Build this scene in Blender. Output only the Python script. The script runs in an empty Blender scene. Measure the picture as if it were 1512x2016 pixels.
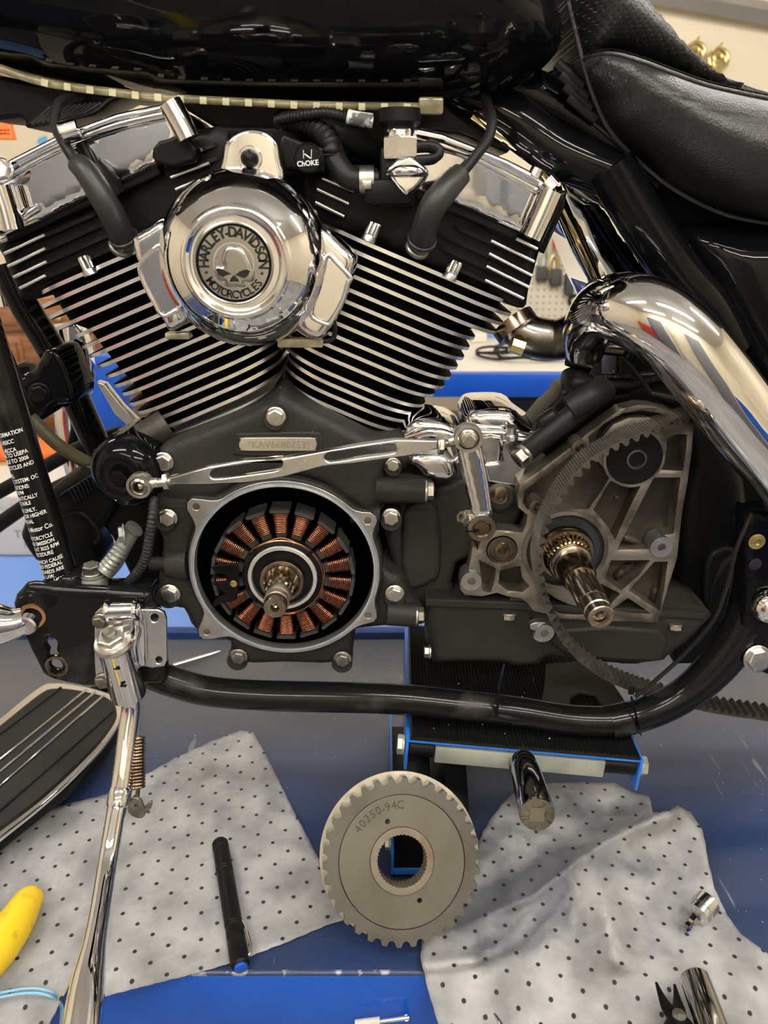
import bpy, bmesh, math, random
from math import sin, cos, tan, pi, radians, sqrt, atan2
from mathutils import Vector as V, Matrix
from mathutils.geometry import delaunay_2d_cdt
import numpy as np
random.seed(7)
S = bpy.context.scene
COL = S.collection
# ---------------- camera (the photograph is 1512 x 2016) ----------------
FPX, CXP, CYP = 1514.0, 756.0, 1008.0
HC, DC, TH = 0.69, 0.70, math.atan2(605.0, 1514.0)
cam = bpy.data.cameras.new('camera'); camo = bpy.data.objects.new('camera', cam); COL.objects.link(camo)
camo.location = (0, -DC, HC); camo.rotation_euler = (pi/2 - TH, 0, 0)
cam.sensor_fit = 'HORIZONTAL'; cam.sensor_width = 24.0; cam.lens = FPX/1512*24.0
cam.clip_start = 0.02; cam.clip_end = 50
cam.dof.use_dof = True; cam.dof.focus_distance = 0.74; cam.dof.aperture_fstop = 6.5
S.camera = camo
# ---------------- world, exposure ----------------
w = bpy.data.worlds.new('world'); S.world = w; w.use_nodes = True
w.node_tree.nodes['Background'].inputs[0].default_value = (0.75, 0.72, 0.66, 1)
w.node_tree.nodes['Background'].inputs[1].default_value = 0.25
S.view_settings.view_transform = 'Standard'; S.view_settings.look = 'None'
S.view_settings.exposure = 0.12; S.view_settings.gamma = 1; S.view_settings.use_curve_mapping = False
LAMP = 48.0     # strength of the fluorescent tubes
# ---------------- pixel -> world ----------------
CA = V((0, -DC, HC)); FW = V((0, cos(TH), -sin(TH))); UP = V((0, sin(TH), cos(TH)))
def ray(u, v): return FW + V((1, 0, 0))*((u-CXP)/FPX) + UP*(-(v-CYP)/FPX)
def P(u, v, Y=0.0):
    d = ray(u, v); return CA + d*((Y+DC)/d.y)
def PZ(u, v, Z=0.0):
    d = ray(u, v); return CA + d*((Z-HC)/d.z)
def mpp(u, v, Y=0.0): return (Y+DC)/ray(u, v).y/FPX
def zz(ox, oy, s, pts): return [(ox+a/s, oy+b/s) for a, b in pts]
# ---------------- materials ----------------
MT = {}
def node(nt, t, **k):
    n = nt.nodes.new(t)
    for a, b in k.items(): setattr(n, a, b)
    return n
def mat(name, col, metal=0.0, rough=0.5, bump=0.0, bscale=80.0, mix=None, mscale=12.0, mlo=.42, mhi=.62,
        coat=0.0, rmix=0.0, emit=0.0, trans=0.0, ior=1.45, spec=None, stretch=None, detail=4.0, alpha=1.0):
    m = bpy.data.materials.new(name); m.use_nodes = True; nt = m.node_tree
    b = nt.nodes['Principled BSDF']; I = b.inputs
    I['Base Color'].default_value = (*col, 1); I['Metallic'].default_value = metal; I['Roughness'].default_value = rough
    I['Coat Weight'].default_value = coat; I['Coat Roughness'].default_value = 0.03
    I['Transmission Weight'].default_value = trans; I['IOR'].default_value = ior; I['Alpha'].default_value = alpha
    if spec is not None: I['Specular IOR Level'].default_value = spec
    if emit: I['Emission Color'].default_value = (*col, 1); I['Emission Strength'].default_value = emit
    L = nt.links.new; tc = node(nt, 'ShaderNodeTexCoord'); vec = tc.outputs['Object']
    if stretch:
        mp = node(nt, 'ShaderNodeMapping'); mp.inputs['Scale'].default_value = stretch; L(vec, mp.inputs[0]); vec = mp.outputs[0]
    if mix or rmix:
        n = node(nt, 'ShaderNodeTexNoise'); n.inputs['Scale'].default_value = mscale; n.inputs['Detail'].default_value = 6
        L(vec, n.inputs['Vector']); r = node(nt, 'ShaderNodeMapRange'); r.inputs[1].default_value = mlo; r.inputs[2].default_value = mhi
        L(n.outputs[0], r.inputs[0])
        if mix:
            mx = node(nt, 'ShaderNodeMix', data_type='RGBA'); mx.inputs[6].default_value = (*col, 1); mx.inputs[7].default_value = (*mix, 1)
            L(r.outputs[0], mx.inputs[0]); L(mx.outputs[2], I['Base Color'])
        if rmix:
            q = node(nt, 'ShaderNodeMapRange'); q.inputs[3].default_value = rough; q.inputs[4].default_value = rough+rmix
            L(r.outputs[0], q.inputs[0]); L(q.outputs[0], I['Roughness'])
    if bump:
        n2 = node(nt, 'ShaderNodeTexNoise'); n2.inputs['Scale'].default_value = bscale; n2.inputs['Detail'].default_value = detail
        L(vec, n2.inputs['Vector']); bp = node(nt, 'ShaderNodeBump'); bp.inputs['Strength'].default_value = bump
        bp.inputs['Distance'].default_value = 0.001; L(n2.outputs[0], bp.inputs['Height']); L(bp.outputs[0], I['Normal'])
    MT[name] = m; return m
CHROME = mat('chrome', (.86, .86, .87), 1, .035)
CHROME2 = mat('worn_chrome', (.72, .72, .72), 1, .10, rmix=.2, mscale=30)
MACH = mat('machined_edge', (.93, .92, .91), .9, .30, bump=.15, bscale=300)
ALU = mat('cast_aluminium', (.52, .50, .46), 1, .42, bump=.35, bscale=220, mix=(.33, .30, .26), mscale=25)
RING = mat('gasket_face_aluminium', (.62, .62, .62), 1, .36, bump=.15, bscale=400, mix=(.45, .45, .44), mscale=40)
DIRTY = mat('grimy_aluminium', (.080, .070, .056), .5, .5, bump=.6, bscale=130, mix=(.028, .024, .019), mscale=18)
RIBM = mat('rib_face_aluminium', (.30, .275, .235), .85, .42, bump=.4, bscale=200, mix=(.12, .10, .08), mscale=30)
CAST = mat('wrinkle_black_casting', (.017, .016, .0145), 0, .5, bump=.5, bscale=420, mix=(.026, .024, .021), mscale=9, spec=.3)
GLOSS = mat('gloss_black_paint', (.004, .004, .0045), 0, .05, spec=.22)
GLOSSW = mat('worn_black_paint', (.007, .007, .007), 0, .14, spec=.3, rmix=.25, mix=(.06, .055, .05), mscale=14, mlo=.58, mhi=.8)
FINB = mat('black_fin', (.003, .003, .003), 0, .6, spec=.08)
SATIN = mat('satin_black', (.006, .006, .006), 0, .38, spec=.18)
RUB = mat('black_rubber', (.010, .010, .010), 0, .46, bump=.2, bscale=300, spec=.3)
BOOT = mat('boot_rubber', (.020, .020, .020), 0, .42, bump=.1, bscale=200)
ZINC = mat('zinc_bolt', (.68, .665, .62), 1, .30, bump=.2, bscale=300, mix=(.52, .49, .43), mscale=60)
ZINCD = mat('dull_bolt', (.36, .34, .30), 1, .42, bump=.3, bscale=300, mix=(.2, .19, .17), mscale=60)
STEEL = mat('bare_steel', (.50, .46, .40), 1, .22, mix=(.30, .25, .19), mscale=30)
BROWN = mat('oily_steel', (.30, .235, .17), 1, .22, mix=(.15, .11, .08), mscale=40)
COPPER = mat('enamelled_copper', (.36, .15, .09), 1, .22)
LAM = mat('laminated_steel', (.10, .10, .095), .8, .42, bump=.3, bscale=200)
PULLEY = mat('sintered_steel', (.112, .106, .089), .4, .46, bump=.25, bscale=160, mix=(.090, .084, .068), mscale=20)
WEBM = mat('brushed_web_steel', (.140, .131, .105), .4, .44, bump=.2, bscale=160, mix=(.112, .102, .078), mscale=16)
PULW = mat('worn_tooth_steel', (.34, .32, .27), .85, .34, bump=.3, bscale=160, mix=(.40, .36, .29), mscale=45)
TAN = mat('rusty_collar', (.20, .172, .13), .5, .5, bump=.4, bscale=200, mix=(.17, .105, .055), mscale=40, mlo=.5, mhi=.7)
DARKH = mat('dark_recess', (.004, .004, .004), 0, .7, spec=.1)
BLUE = mat('blue_steel', (.008, .085, .48), 0, .30, coat=.1, mix=(.006, .068, .40), mscale=6)
JBLUE = mat('jack_blue', (.02, .16, .62), 0, .3, coat=.3)
PALE = mat('pale_zinc_bar', (.55, .58, .50), .55, .42, mix=(.42, .45, .39), mscale=30)
BELT = mat('belt_rubber', (.060, .052, .042), .1, .45, bump=.2, bscale=300, mix=(.035, .03, .026), mscale=50)
BELTR = mat('belt_rib_shine', (.26, .25, .23), .7, .34)
PLASTIC = mat('black_plastic', (.006, .006, .006), 0, .34, spec=.25)
WHITE = mat('white_print', (.80, .80, .78), 0, .5)
GREYP = mat('grey_print', (.30, .30, .30), 0, .5)
YELLOW = mat('yellow_handle', (.86, .60, .02), 0, .42, mix=(.70, .42, .02), mscale=60, mlo=.6, mhi=.7, bump=.2)
CREAM = mat('cream_wall', (.74, .66, .50), 0, .7, bump=.2, bscale=8, mix=(.68, .60, .44), mscale=2)
CEIL = mat('ceiling_paint', (.60, .58, .54), 0, .8)
FLOORM = mat('concrete_floor', (.30, .29, .29), 0, .45, mix=(.22, .21, .21), mscale=3)
WOOD = mat('stained_wood', (.30, .13, .055), 0, .42, mix=(.20, .075, .03), mscale=9, stretch=(1, 1, 8))
ORANGE = mat('orange_plastic', (.85, .20, .04), 0, .45)
LBLUE = mat('light_blue_surface', (.13, .26, .62), 0, .35, mix=(.16, .29, .64), mscale=4)
CARD = mat('white_card', (.74, .68, .60), 0, .6)
KRAFT = mat('kraft_cardboard', (.50, .36, .20), 0, .7)
BENCH = mat('white_bench_top', (.66, .62, .54), 0, .4)
DGREY = mat('dark_shelf_goods', (.055, .055, .055), 0, .6)
REDP = mat('red_paint', (.55, .03, .02), 0, .25, coat=.4)
TUBE = mat('fluorescent_tube', (1.0, .965, .91), 0, .5, emit=LAMP)
RESIN = mat('clear_yellowed_resin', (.42, .38, .22), 0, .12, coat=.5, mix=(.20, .18, .11), mscale=40)
LEDM = mat('unlit_diode', (.80, .76, .50), 0, .35)
BRASS = mat('brass', (.62, .50, .22), 1, .3)
HEAT = mat('heat_stained_steel', (.24, .225, .20), 1, .20, mix=(.11, .10, .085), mscale=16, rmix=.15)
SILV = mat('braided_grey', (.33, .345, .31), .6, .42)
COPW = mat('copper_washer_metal', (.60, .33, .15), .8, .35)
GAPM = mat('grey_underside', (.14, .14, .115), 0, .6)
LOCK = mat('added_locker_grey', (.17, .17, .175), 0, .5)
OLIVE = mat('olive_hose', (.07, .06, .03), 0, .55, bump=.4, bscale=300)
PLATEM = mat('number_pad_metal', (.62, .57, .47), .9, .45, bump=.5, bscale=300)
SEALM = mat('seal_rubber', (.03, .034, .036), 0, .35)
EMBG = mat('emblem_pewter', (.45, .44, .42), 1, .22)
RAIL = mat('galvanised_rail', (.50, .50, .50), .8, .4)
LTBLUE = mat('light_blue_wire', (.25, .55, .80), 0, .35)
SKINT = mat('dark_socket_chrome', (.50, .49, .47), 1, .08)
def leather(name, perf):
    m = mat(name, (.016, .016, .0165), 0, .40, bump=0, spec=.65); nt = m.node_tree; L = nt.links.new
    b = nt.nodes['Principled BSDF']; tc = [n for n in nt.nodes if n.type == 'TEX_COORD'][0]
    n = node(nt, 'ShaderNodeTexVoronoi'); n.inputs['Scale'].default_value = 520
    L(tc.outputs['Object'], n.inputs['Vector'])
    n3 = node(nt, 'ShaderNodeTexNoise'); n3.inputs['Scale'].default_value = 60; n3.inputs['Detail'].default_value = 8
    L(tc.outputs['Object'], n3.inputs['Vector'])
    ad = node(nt, 'ShaderNodeMath', operation='ADD'); L(n.outputs[0], ad.inputs[0]); L(n3.outputs[0], ad.inputs[1])
    bp = node(nt, 'ShaderNodeBump'); bp.inputs['Strength'].default_value = .55; bp.inputs['Distance'].default_value = .0006
    L(ad.outputs[0], bp.inputs['Height']); last = bp
    if perf:
        msk = dots(nt, tc.outputs['Object'], 0.0040, .30, (1, 0, 1), 45)
        bp2 = node(nt, 'ShaderNodeBump'); bp2.inputs['Strength'].default_value = 1; bp2.inputs['Distance'].default_value = .006; bp.inputs['Strength'].default_value = .25; bp2.invert = True
        L(msk, bp2.inputs['Height']); L(bp.outputs[0], bp2.inputs['Normal']); last = bp2
    L(last.outputs[0], b.inputs['Normal']); return m
def dots(nt, vec, spacing, rad, axes, rot):
    """regular lattice of small round dots on the plane of two object axes -> 0..1 mask"""
    L = nt.links.new
    mp = node(nt, 'ShaderNodeMapping')
    mp.inputs['Rotation'].default_value = (0, radians(rot), 0) if axes == (1, 0, 1) else (0, 0, radians(rot))
    mp.inputs['Scale'].default_value = (1/spacing,)*3
    L(vec, mp.inputs[0]); fr = node(nt, 'ShaderNodeVectorMath', operation='FRACTION'); L(mp.outputs[0], fr.inputs[0])
    sb = node(nt, 'ShaderNodeVectorMath', operation='SUBTRACT'); sb.inputs[1].default_value = (.5, .5, .5); L(fr.outputs[0], sb.inputs[0])
    ml = node(nt, 'ShaderNodeVectorMath', operation='MULTIPLY'); ml.inputs[1].default_value = axes; L(sb.outputs[0], ml.inputs[0])
    ln = node(nt, 'ShaderNodeVectorMath', operation='LENGTH'); L(ml.outputs[0], ln.inputs[0])
    r = node(nt, 'ShaderNodeMapRange'); r.inputs[1].default_value = rad; r.inputs[2].default_value = rad*.7
    L(ln.outputs['Value'], r.inputs[0]); return r.outputs[0]
LEATH = leather('smooth_leather', False); LPERF = leather('perforated_leather', True)
def padmat():
    m = mat('absorbent_felt', (.42, .42, .425), 0, .85, bump=.5, bscale=900, detail=2); nt = m.node_tree; L = nt.links.new
    b = nt.nodes['Principled BSDF']; tc = [n for n in nt.nodes if n.type == 'TEX_COORD'][0]
    n = node(nt, 'ShaderNodeTexNoise'); n.inputs['Scale'].default_value = 22; n.inputs['Detail'].default_value = 9; L(tc.outputs['Object'], n.inputs['Vector'])
    r = node(nt, 'ShaderNodeMapRange'); r.inputs[1].default_value = .35; r.inputs[2].default_value = .68; L(n.outputs[0], r.inputs[0])
    mx = node(nt, 'ShaderNodeMix', data_type='RGBA'); mx.inputs[6].default_value = (.235, .237, .245, 1); mx.inputs[7].default_value = (.46, .46, .465, 1)
    L(r.outputs[0], mx.inputs[0])
    at = node(nt, 'ShaderNodeAttribute', attribute_name='oil')
    n2 = node(nt, 'ShaderNodeTexNoise'); n2.inputs['Scale'].default_value = 45; n2.inputs['Detail'].default_value = 8; L(tc.outputs['Object'], n2.inputs['Vector'])
    ad = node(nt, 'ShaderNodeMath', operation='MULTIPLY_ADD'); L(n2.outputs[0], ad.inputs[0]); ad.inputs[1].default_value = 1.3
    L(at.outputs['Fac'], ad.inputs[2])
    r3 = node(nt, 'ShaderNodeMapRange'); r3.inputs[1].default_value = .85; r3.inputs[2].default_value = 1.35; L(ad.outputs[0], r3.inputs[0])
    m2 = node(nt, 'ShaderNodeMix', data_type='RGBA'); L(r3.outputs[0], m2.inputs[0]); L(mx.outputs[2], m2.inputs[6]); m2.inputs[7].default_value = (.155, .16, .185, 1)
    uv = node(nt, 'ShaderNodeUVMap')
    dk = dots(nt, uv.outputs[0], 0.0228, .105, (1, 1, 0), 33)
    m3 = node(nt, 'ShaderNodeMix', data_type='RGBA'); L(dk, m3.inputs[0]); L(m2.outputs[2], m3.inputs[6]); m3.inputs[7].default_value = (.03, .03, .032, 1)
    L(m3.outputs[2], b.inputs['Base Color'])
    bp = [x for x in nt.nodes if x.type == 'BUMP'][0]
    b2 = node(nt, 'ShaderNodeBump'); b2.inputs['Strength'].default_value = .8; b2.inputs['Distance'].default_value = .002; b2.invert = True
    L(dk, b2.inputs['Height']); L(bp.outputs[0], b2.inputs['Normal'])
    b3 = node(nt, 'ShaderNodeBump'); b3.inputs['Strength'].default_value = .6; b3.inputs['Distance'].default_value = .004
    L(n.outputs[0], b3.inputs['Height']); L(b2.outputs[0], b3.inputs['Normal']); L(b3.outputs[0], b.inputs['Normal'])
    return m
PADM = padmat()
def tablemat():
    m = mat('scuffed_navy_with_sheen', (.022, .045, .13), 0, .30, coat=.15); nt = m.node_tree; L = nt.links.new
    b = nt.nodes['Principled BSDF']; tc = [n for n in nt.nodes if n.type == 'TEX_COORD'][0]
    def nz(sc, lo, hi, c0, c1, prev, st=None):
        n = node(nt, 'ShaderNodeTexNoise'); n.inputs['Scale'].default_value = sc; n.inputs['Detail'].default_value = 7
        src = tc.outputs['Object']
        if st: mp = node(nt, 'ShaderNodeMapping'); mp.inputs['Scale'].default_value = st; mp.inputs['Rotation'].default_value = (0, 0, .5); L(src, mp.inputs[0]); src = mp.outputs[0]
        L(src, n.inputs['Vector']); r = node(nt, 'ShaderNodeMapRange'); r.inputs[1].default_value = lo; r.inputs[2].default_value = hi; L(n.outputs[0], r.inputs[0])
        mx = node(nt, 'ShaderNodeMix', data_type='RGBA'); L(r.outputs[0], mx.inputs[0])
        if prev is None: mx.inputs[6].default_value = (*c0, 1)
        else: L(prev, mx.inputs[6])
        mx.inputs[7].default_value = (*c1, 1); return mx.outputs[2], r.outputs[0]
    a, ra = nz(2.2, .40, .62, (.009, .034, .135), (.020, .034, .080), None)
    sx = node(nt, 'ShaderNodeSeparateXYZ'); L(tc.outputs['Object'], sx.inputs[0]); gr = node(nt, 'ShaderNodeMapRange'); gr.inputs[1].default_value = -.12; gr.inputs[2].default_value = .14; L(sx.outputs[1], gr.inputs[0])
    sheen_mix = node(nt, 'ShaderNodeMix', data_type='RGBA'); L(gr.outputs[0], sheen_mix.inputs[0]); L(a, sheen_mix.inputs[6]); sheen_mix.inputs[7].default_value = (.088, .092, .105, 1); a = sheen_mix.outputs[2]  # grey toward the far side: wall reflection put into the colour
    c, rc = nz(60, .66, .70, None, (.16, .17, .20), a, (1, .12, 1))
    d, rd = nz(260, .73, .75, None, (.55, .55, .55), c)
    L(d, b.inputs['Base Color'])
    q = node(nt, 'ShaderNodeMapRange'); q.inputs[3].default_value = .26; q.inputs[4].default_value = .46; L(ra, q.inputs[0]); L(q.outputs[0], b.inputs['Roughness'])
    return m
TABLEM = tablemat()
def pegmat():
    m = mat('pegboard', (.72, .66, .52), 0, .7); nt = m.node_tree; L = nt.links.new
    b = nt.nodes['Principled BSDF']; tc = [n for n in nt.nodes if n.type == 'TEX_COORD'][0]
    dk = dots(nt, tc.outputs['Object'], .0254, .17, (1, 0, 1), 0)
    mx = node(nt, 'ShaderNodeMix', data_type='RGBA'); mx.inputs[6].default_value = (.72, .66, .52, 1); mx.inputs[7].default_value = (.2, .17, .13, 1)
    L(dk, mx.inputs[0]); L(mx.outputs[2], b.inputs['Base Color']); return m
PEG = pegmat()
# ---------------- building helpers ----------------
WPOS = {}
def _obj(name, me, parent=None, loc=None):
    o = bpy.data.objects.new(name, me); COL.objects.link(o)
    wl = V(loc) if loc is not None else V((0, 0, 0)); WPOS[o.name] = wl.copy()
    if parent is not None: o.parent = parent; o.location = wl - WPOS[parent.name]
    else: o.location = wl
    return o
def mk(name, verts, faces, m, parent=None, smooth=True, ang=35, mi=None, uv=None, label=None, base=False):
    vs = np.array([tuple(v) for v in verts], dtype=float); c = (vs.min(0)+vs.max(0))/2
    if base: c[2] = vs[:, 2].min()
    me = bpy.data.meshes.new(name); me.from_pydata((vs-c).tolist(), [], faces)
    for q in (m if isinstance(m, (list, tuple)) else [m]): me.materials.append(q)
    if mi is not None: me.polygons.foreach_set('material_index', mi)
    me.validate(); me.update()
    bm = bmesh.new(); bm.from_mesh(me); bmesh.ops.recalc_face_normals(bm, faces=bm.faces); bm.to_mesh(me); bm.free()
    if smooth: me.shade_smooth(); me.set_sharp_from_angle(angle=radians(ang))
    o = _obj(name, me, parent, c)
    if label: o['label'] = label
    return o
def mkme(name, me, m, parent=None, ang=35, label=None):
    """take a mesh in world coordinates, recentre it, link it"""
    n = len(me.vertices); a = np.zeros(n*3); me.vertices.foreach_get('co', a); a = a.reshape(-1, 3)
    c = (a.min(0)+a.max(0))/2; me.vertices.foreach_set('co', (a-c).ravel())
    me.materials.clear(); me.materials.append(m)
    for p in me.polygons: p.material_index = 0
    me.shade_smooth(); me.set_sharp_from_angle(angle=radians(ang)); me.update(); me.name = name
    o = _obj(name, me, parent, c)
    if label: o['label'] = label
    return o
def thing(name, label, cat, loc, group=None):
    o = bpy.data.objects.new(name, None); COL.objects.link(o); o.location = loc; WPOS[o.name] = V(loc); o.empty_display_size = .02
    o['label'] = label; o['category'] = cat
    if group: o['group'] = group
    return o
def tag(o, label, cat, group=None, kind=None):
    if label: o['label'] = label
    if cat: o['category'] = cat
    if group: o['group'] = group
    if kind: o['kind'] = kind
    return o
def cr(pts, n=6, closed=False):
    """Catmull-Rom through points of any dimension"""
    p = [np.array(tuple(q), float) for q in pts]; N = len(p); out = []
    if N < 3: 
        return [tuple(q) for q in p]
    rng = range(N) if closed else range(N-1)
    for i in rng:
        if closed: a, b, c, d = p[(i-1) % N], p[i], p[(i+1) % N], p[(i+2) % N]
        else: a, b, c, d = p[max(i-1, 0)], p[i], p[i+1], p[min(i+2, N-1)]
        for k in range(n):
            t = k/n
            out.append(tuple(.5*((2*b)+(-a+c)*t+(2*a-5*b+4*c-d)*t*t+(-a+3*b-3*c+d)*t**3)))
    if not closed: out.append(tuple(p[-1]))
    return out
def frame(ax):
    ax = V(ax).normalized(); h = V((0, 0, 1)) if abs(ax.z) < .9 else V((1, 0, 0))
    x = ax.cross(h).normalized(); y = ax.cross(x).normalized(); return x, y, ax
def sweep(pts, rad, n=12, cap=True, sq=1.0):
    pts = [V(p) for p in pts]; N = len(pts); vs = []; fs = []
    rads = list(rad) if isinstance(rad, (list, tuple, np.ndarray)) else [rad]*N
    T = [(pts[min(i+1, N-1)]-pts[max(i-1, 0)]).normalized() for i in range(N)]
    x, y, _ = frame(T[0])
    for i in range(N):
        if i:
            q = T[i-1].rotation_difference(T[i]); x = q @ x; y = q @ y
        for k in range(n):
            a = 2*pi*k/n; vs.append(pts[i]+x*cos(a)*rads[i]+y*sin(a)*rads[i]*sq)
    for i in range(N-1):
        for k in range(n):
            a, b = i*n+k, i*n+(k+1) % n; fs.append((a, b, b+n, a+n))
    if cap: fs.append(tuple(range(n))); fs.append(tuple(range((N-1)*n, N*n)))
    return vs, fs
def tube(name, pts, rad, m, parent, n=14, sm=6, label=None, smooth_pts=True, sq=1.0, ang=40):
    if smooth_pts and len(pts) > 2:
        if isinstance(rad, (list, tuple)):
            q = cr([(*V(p), r) for p, r in zip(pts, rad)], sm); pts = [V(a[:3]) for a in q]; rad = [a[3] for a in q]
        else: pts = [V(a) for a in cr(pts, sm)]
    vs, fs = sweep(pts, rad, n, sq=sq); return mk(name, vs, fs, m, parent, ang=ang, label=label)
def tubeP(name, pp, rpx, m, parent, **k):
    pts = [P(*p) for p in pp]
    rad = [ (r*mpp(*p)) for r, p in zip(rpx, pp)] if isinstance(rpx, (list, tuple)) else [rpx*mpp(*p) for p in pp]
    return tube(name, pts, rad, m, parent, **k)
def corrug(name, pp, rpx, m, parent, pitch=.0022, amp=.16, n=12, label=None):
    """corrugated conduit: radius modulated along its length"""
    q = cr([(*P(*p), rpx*mpp(*p)) for p in pp], 10); pts = [V(a[:3]) for a in q]; r = [a[3] for a in q]
    s = [0]
    for i in range(1, len(pts)): s.append(s[-1]+(pts[i]-pts[i-1]).length)
    M = max(8, int(s[-1]/pitch*4)); out = []; rr = []
    for j in range(M+1):
        t = s[-1]*j/M; i = max(0, min(len(s)-2, int(np.searchsorted(s, t))-1)); f = (t-s[i])/max(1e-9, s[i+1]-s[i])
        out.append(pts[i].lerp(pts[i+1], f)); rr.append((r[i]*(1-f)+r[i+1]*f)*(1-amp*(1-(1, .5, 0, .5)[j % 4])))
    vs, fs = sweep(out, rr, n); return mk(name, vs, fs, m, parent, ang=60, label=label)
def lathe(name, prof, org, ax, m, parent, n=40, mi=None, label=None, ang=30, flute=None):
    """prof: (radius, distance along ax); flute=(count, depth, lo, hi) cuts splines where lo<=t<=hi"""
    x, y, ax = frame(ax); org = V(org); vs = []; fs = []
    for r, t in prof:
        for k in range(n):
            a = 2*pi*k/n; q = r
            if flute and flute[2] <= t <= flute[3] and r > 0: q = r-(flute[1] if (k*flute[0]*2//n) % 2 else 0)
            vs.append(org+ax*t+x*cos(a)*q+y*sin(a)*q)
    for i in range(len(prof)-1):
        for k in range(n):
            a, b = i*n+k, i*n+(k+1) % n; fs.append((a, b, b+n, a+n))
    mis = None
    if mi is not None:
        mis = []
        for i in range(len(prof)-1): mis += [mi[i]]*n
    if prof[0][0] > 1e-6: fs.append(tuple(range(n))); mis = mis+[mi[0]] if mis else mis
    if prof[-1][0] > 1e-6: fs.append(tuple(range((len(prof)-1)*n, len(prof)*n))); mis = mis+[mi[-1]] if mis else mis
    return mk(name, vs, fs, m, parent, mi=mis, label=label, ang=ang)
def ringlathe(name, prof, org, ax, m, parent, n=48, **k):
    """closed profile (no caps): prof returns to start"""
    x, y, ax = frame(ax); org = V(org); vs = []; fs = []; N = len(prof)
    for r, t in prof:
        for j in range(n):
            a = 2*pi*j/n; vs.append(org+ax*t+x*cos(a)*r+y*sin(a)*r)
    for i in range(N):
        for j in range(n):
            a, b = i*n+j, i*n+(j+1) % n; c = ((i+1) % N)*n
            fs.append((a, b, c+(j+1) % n, c+j))
    return mk(name, vs, fs, m, parent, **k)
def curve_mesh(outs, thick, bevel, res=2):
    cu = bpy.data.curves.new('tmp', 'CURVE'); cu.dimensions = '2D'; cu.fill_mode = 'BOTH'
    cu.extrude = max(1e-5, thick/2-bevel); cu.bevel_depth = bevel; cu.bevel_resolution = res; cu.offset = -bevel
    for o in outs:
        sp = cu.splines.new('POLY'); sp.points.add(len(o)-1); sp.use_cyclic_u = True
        for i, q in enumerate(o): sp.points[i].co = (q[0], q[1], 0, 1)
    ob = bpy.data.objects.new('tmp', cu); COL.objects.link(ob)
    dg = bpy.context.evaluated_depsgraph_get(); me = bpy.data.meshes.new_from_object(ob.evaluated_get(dg))
    bpy.data.objects.remove(ob); bpy.data.curves.remove(cu); return me
def plate(name, outs, Y, thick, m, parent, bevel=.001, sm=0, label=None, ang=35, smh=0, res=2):
    """outline (+holes) in photo pixels on the plane Y, front face there, thickness going back"""
    wo = []
    for i, o in enumerate(outs):
        q = [P(a, b, Y) for a, b in o]; q = [(p.x, p.z) for p in q]
        k = sm if i == 0 else (smh or sm)
        if k: q = cr(q, k, True)
        wo.append(q)
    me = curve_mesh(wo, thick, bevel, res)
    me.transform(Matrix(((1, 0, 0, 0), (0, 0, -1, Y+thick/2), (0, 1, 0, 0), (0, 0, 0, 1))))
    return mkme(name, me, m, parent, ang, label)
def circ(c, r, n=40, a0=0): return [(c[0]+r*cos(2*pi*i/n+a0), c[1]+r*sin(2*pi*i/n+a0)) for i in range(n)]
def wplate(name, outs, Y, thick, m, parent, bevel=.001, label=None, ang=35, res=2):
    """as plate but outlines given in metres (x,z)"""
    me = curve_mesh(outs, thick, bevel, res)
    me.transform(Matrix(((1, 0, 0, 0), (0, 0, -1, Y+thick/2), (0, 1, 0, 0), (0, 0, 0, 1))))
    return mkme(name, me, m, parent, ang, label)
def inpoly(px, pz, poly):
    c = np.zeros(len(px), bool); n = len(poly)
    for i in range(n):
        x1, z1 = poly[i]; x2, z2 = poly[(i+1) % n]
        if z1 == z2: continue
        k = ((z1 > pz) != (z2 > pz)) & (px < (x2-x1)*(pz-z1)/(z2-z1)+x1); c ^= k
    return c
def bdist(px, pz, poly):
    d = np.full(len(px), 1e9); n = len(poly)
    for i in range(n):
        x1, z1 = poly[i]; x2, z2 = poly[(i+1) % n]; dx, dz = x2-x1, z2-z1; L = dx*dx+dz*dz
        if L < 1e-14: continue
        t = np.clip(((px-x1)*dx+(pz-z1)*dz)/L, 0, 1); d = np.minimum(d, np.hypot(px-x1-t*dx, pz-z1-t*dz))
    return d
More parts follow.
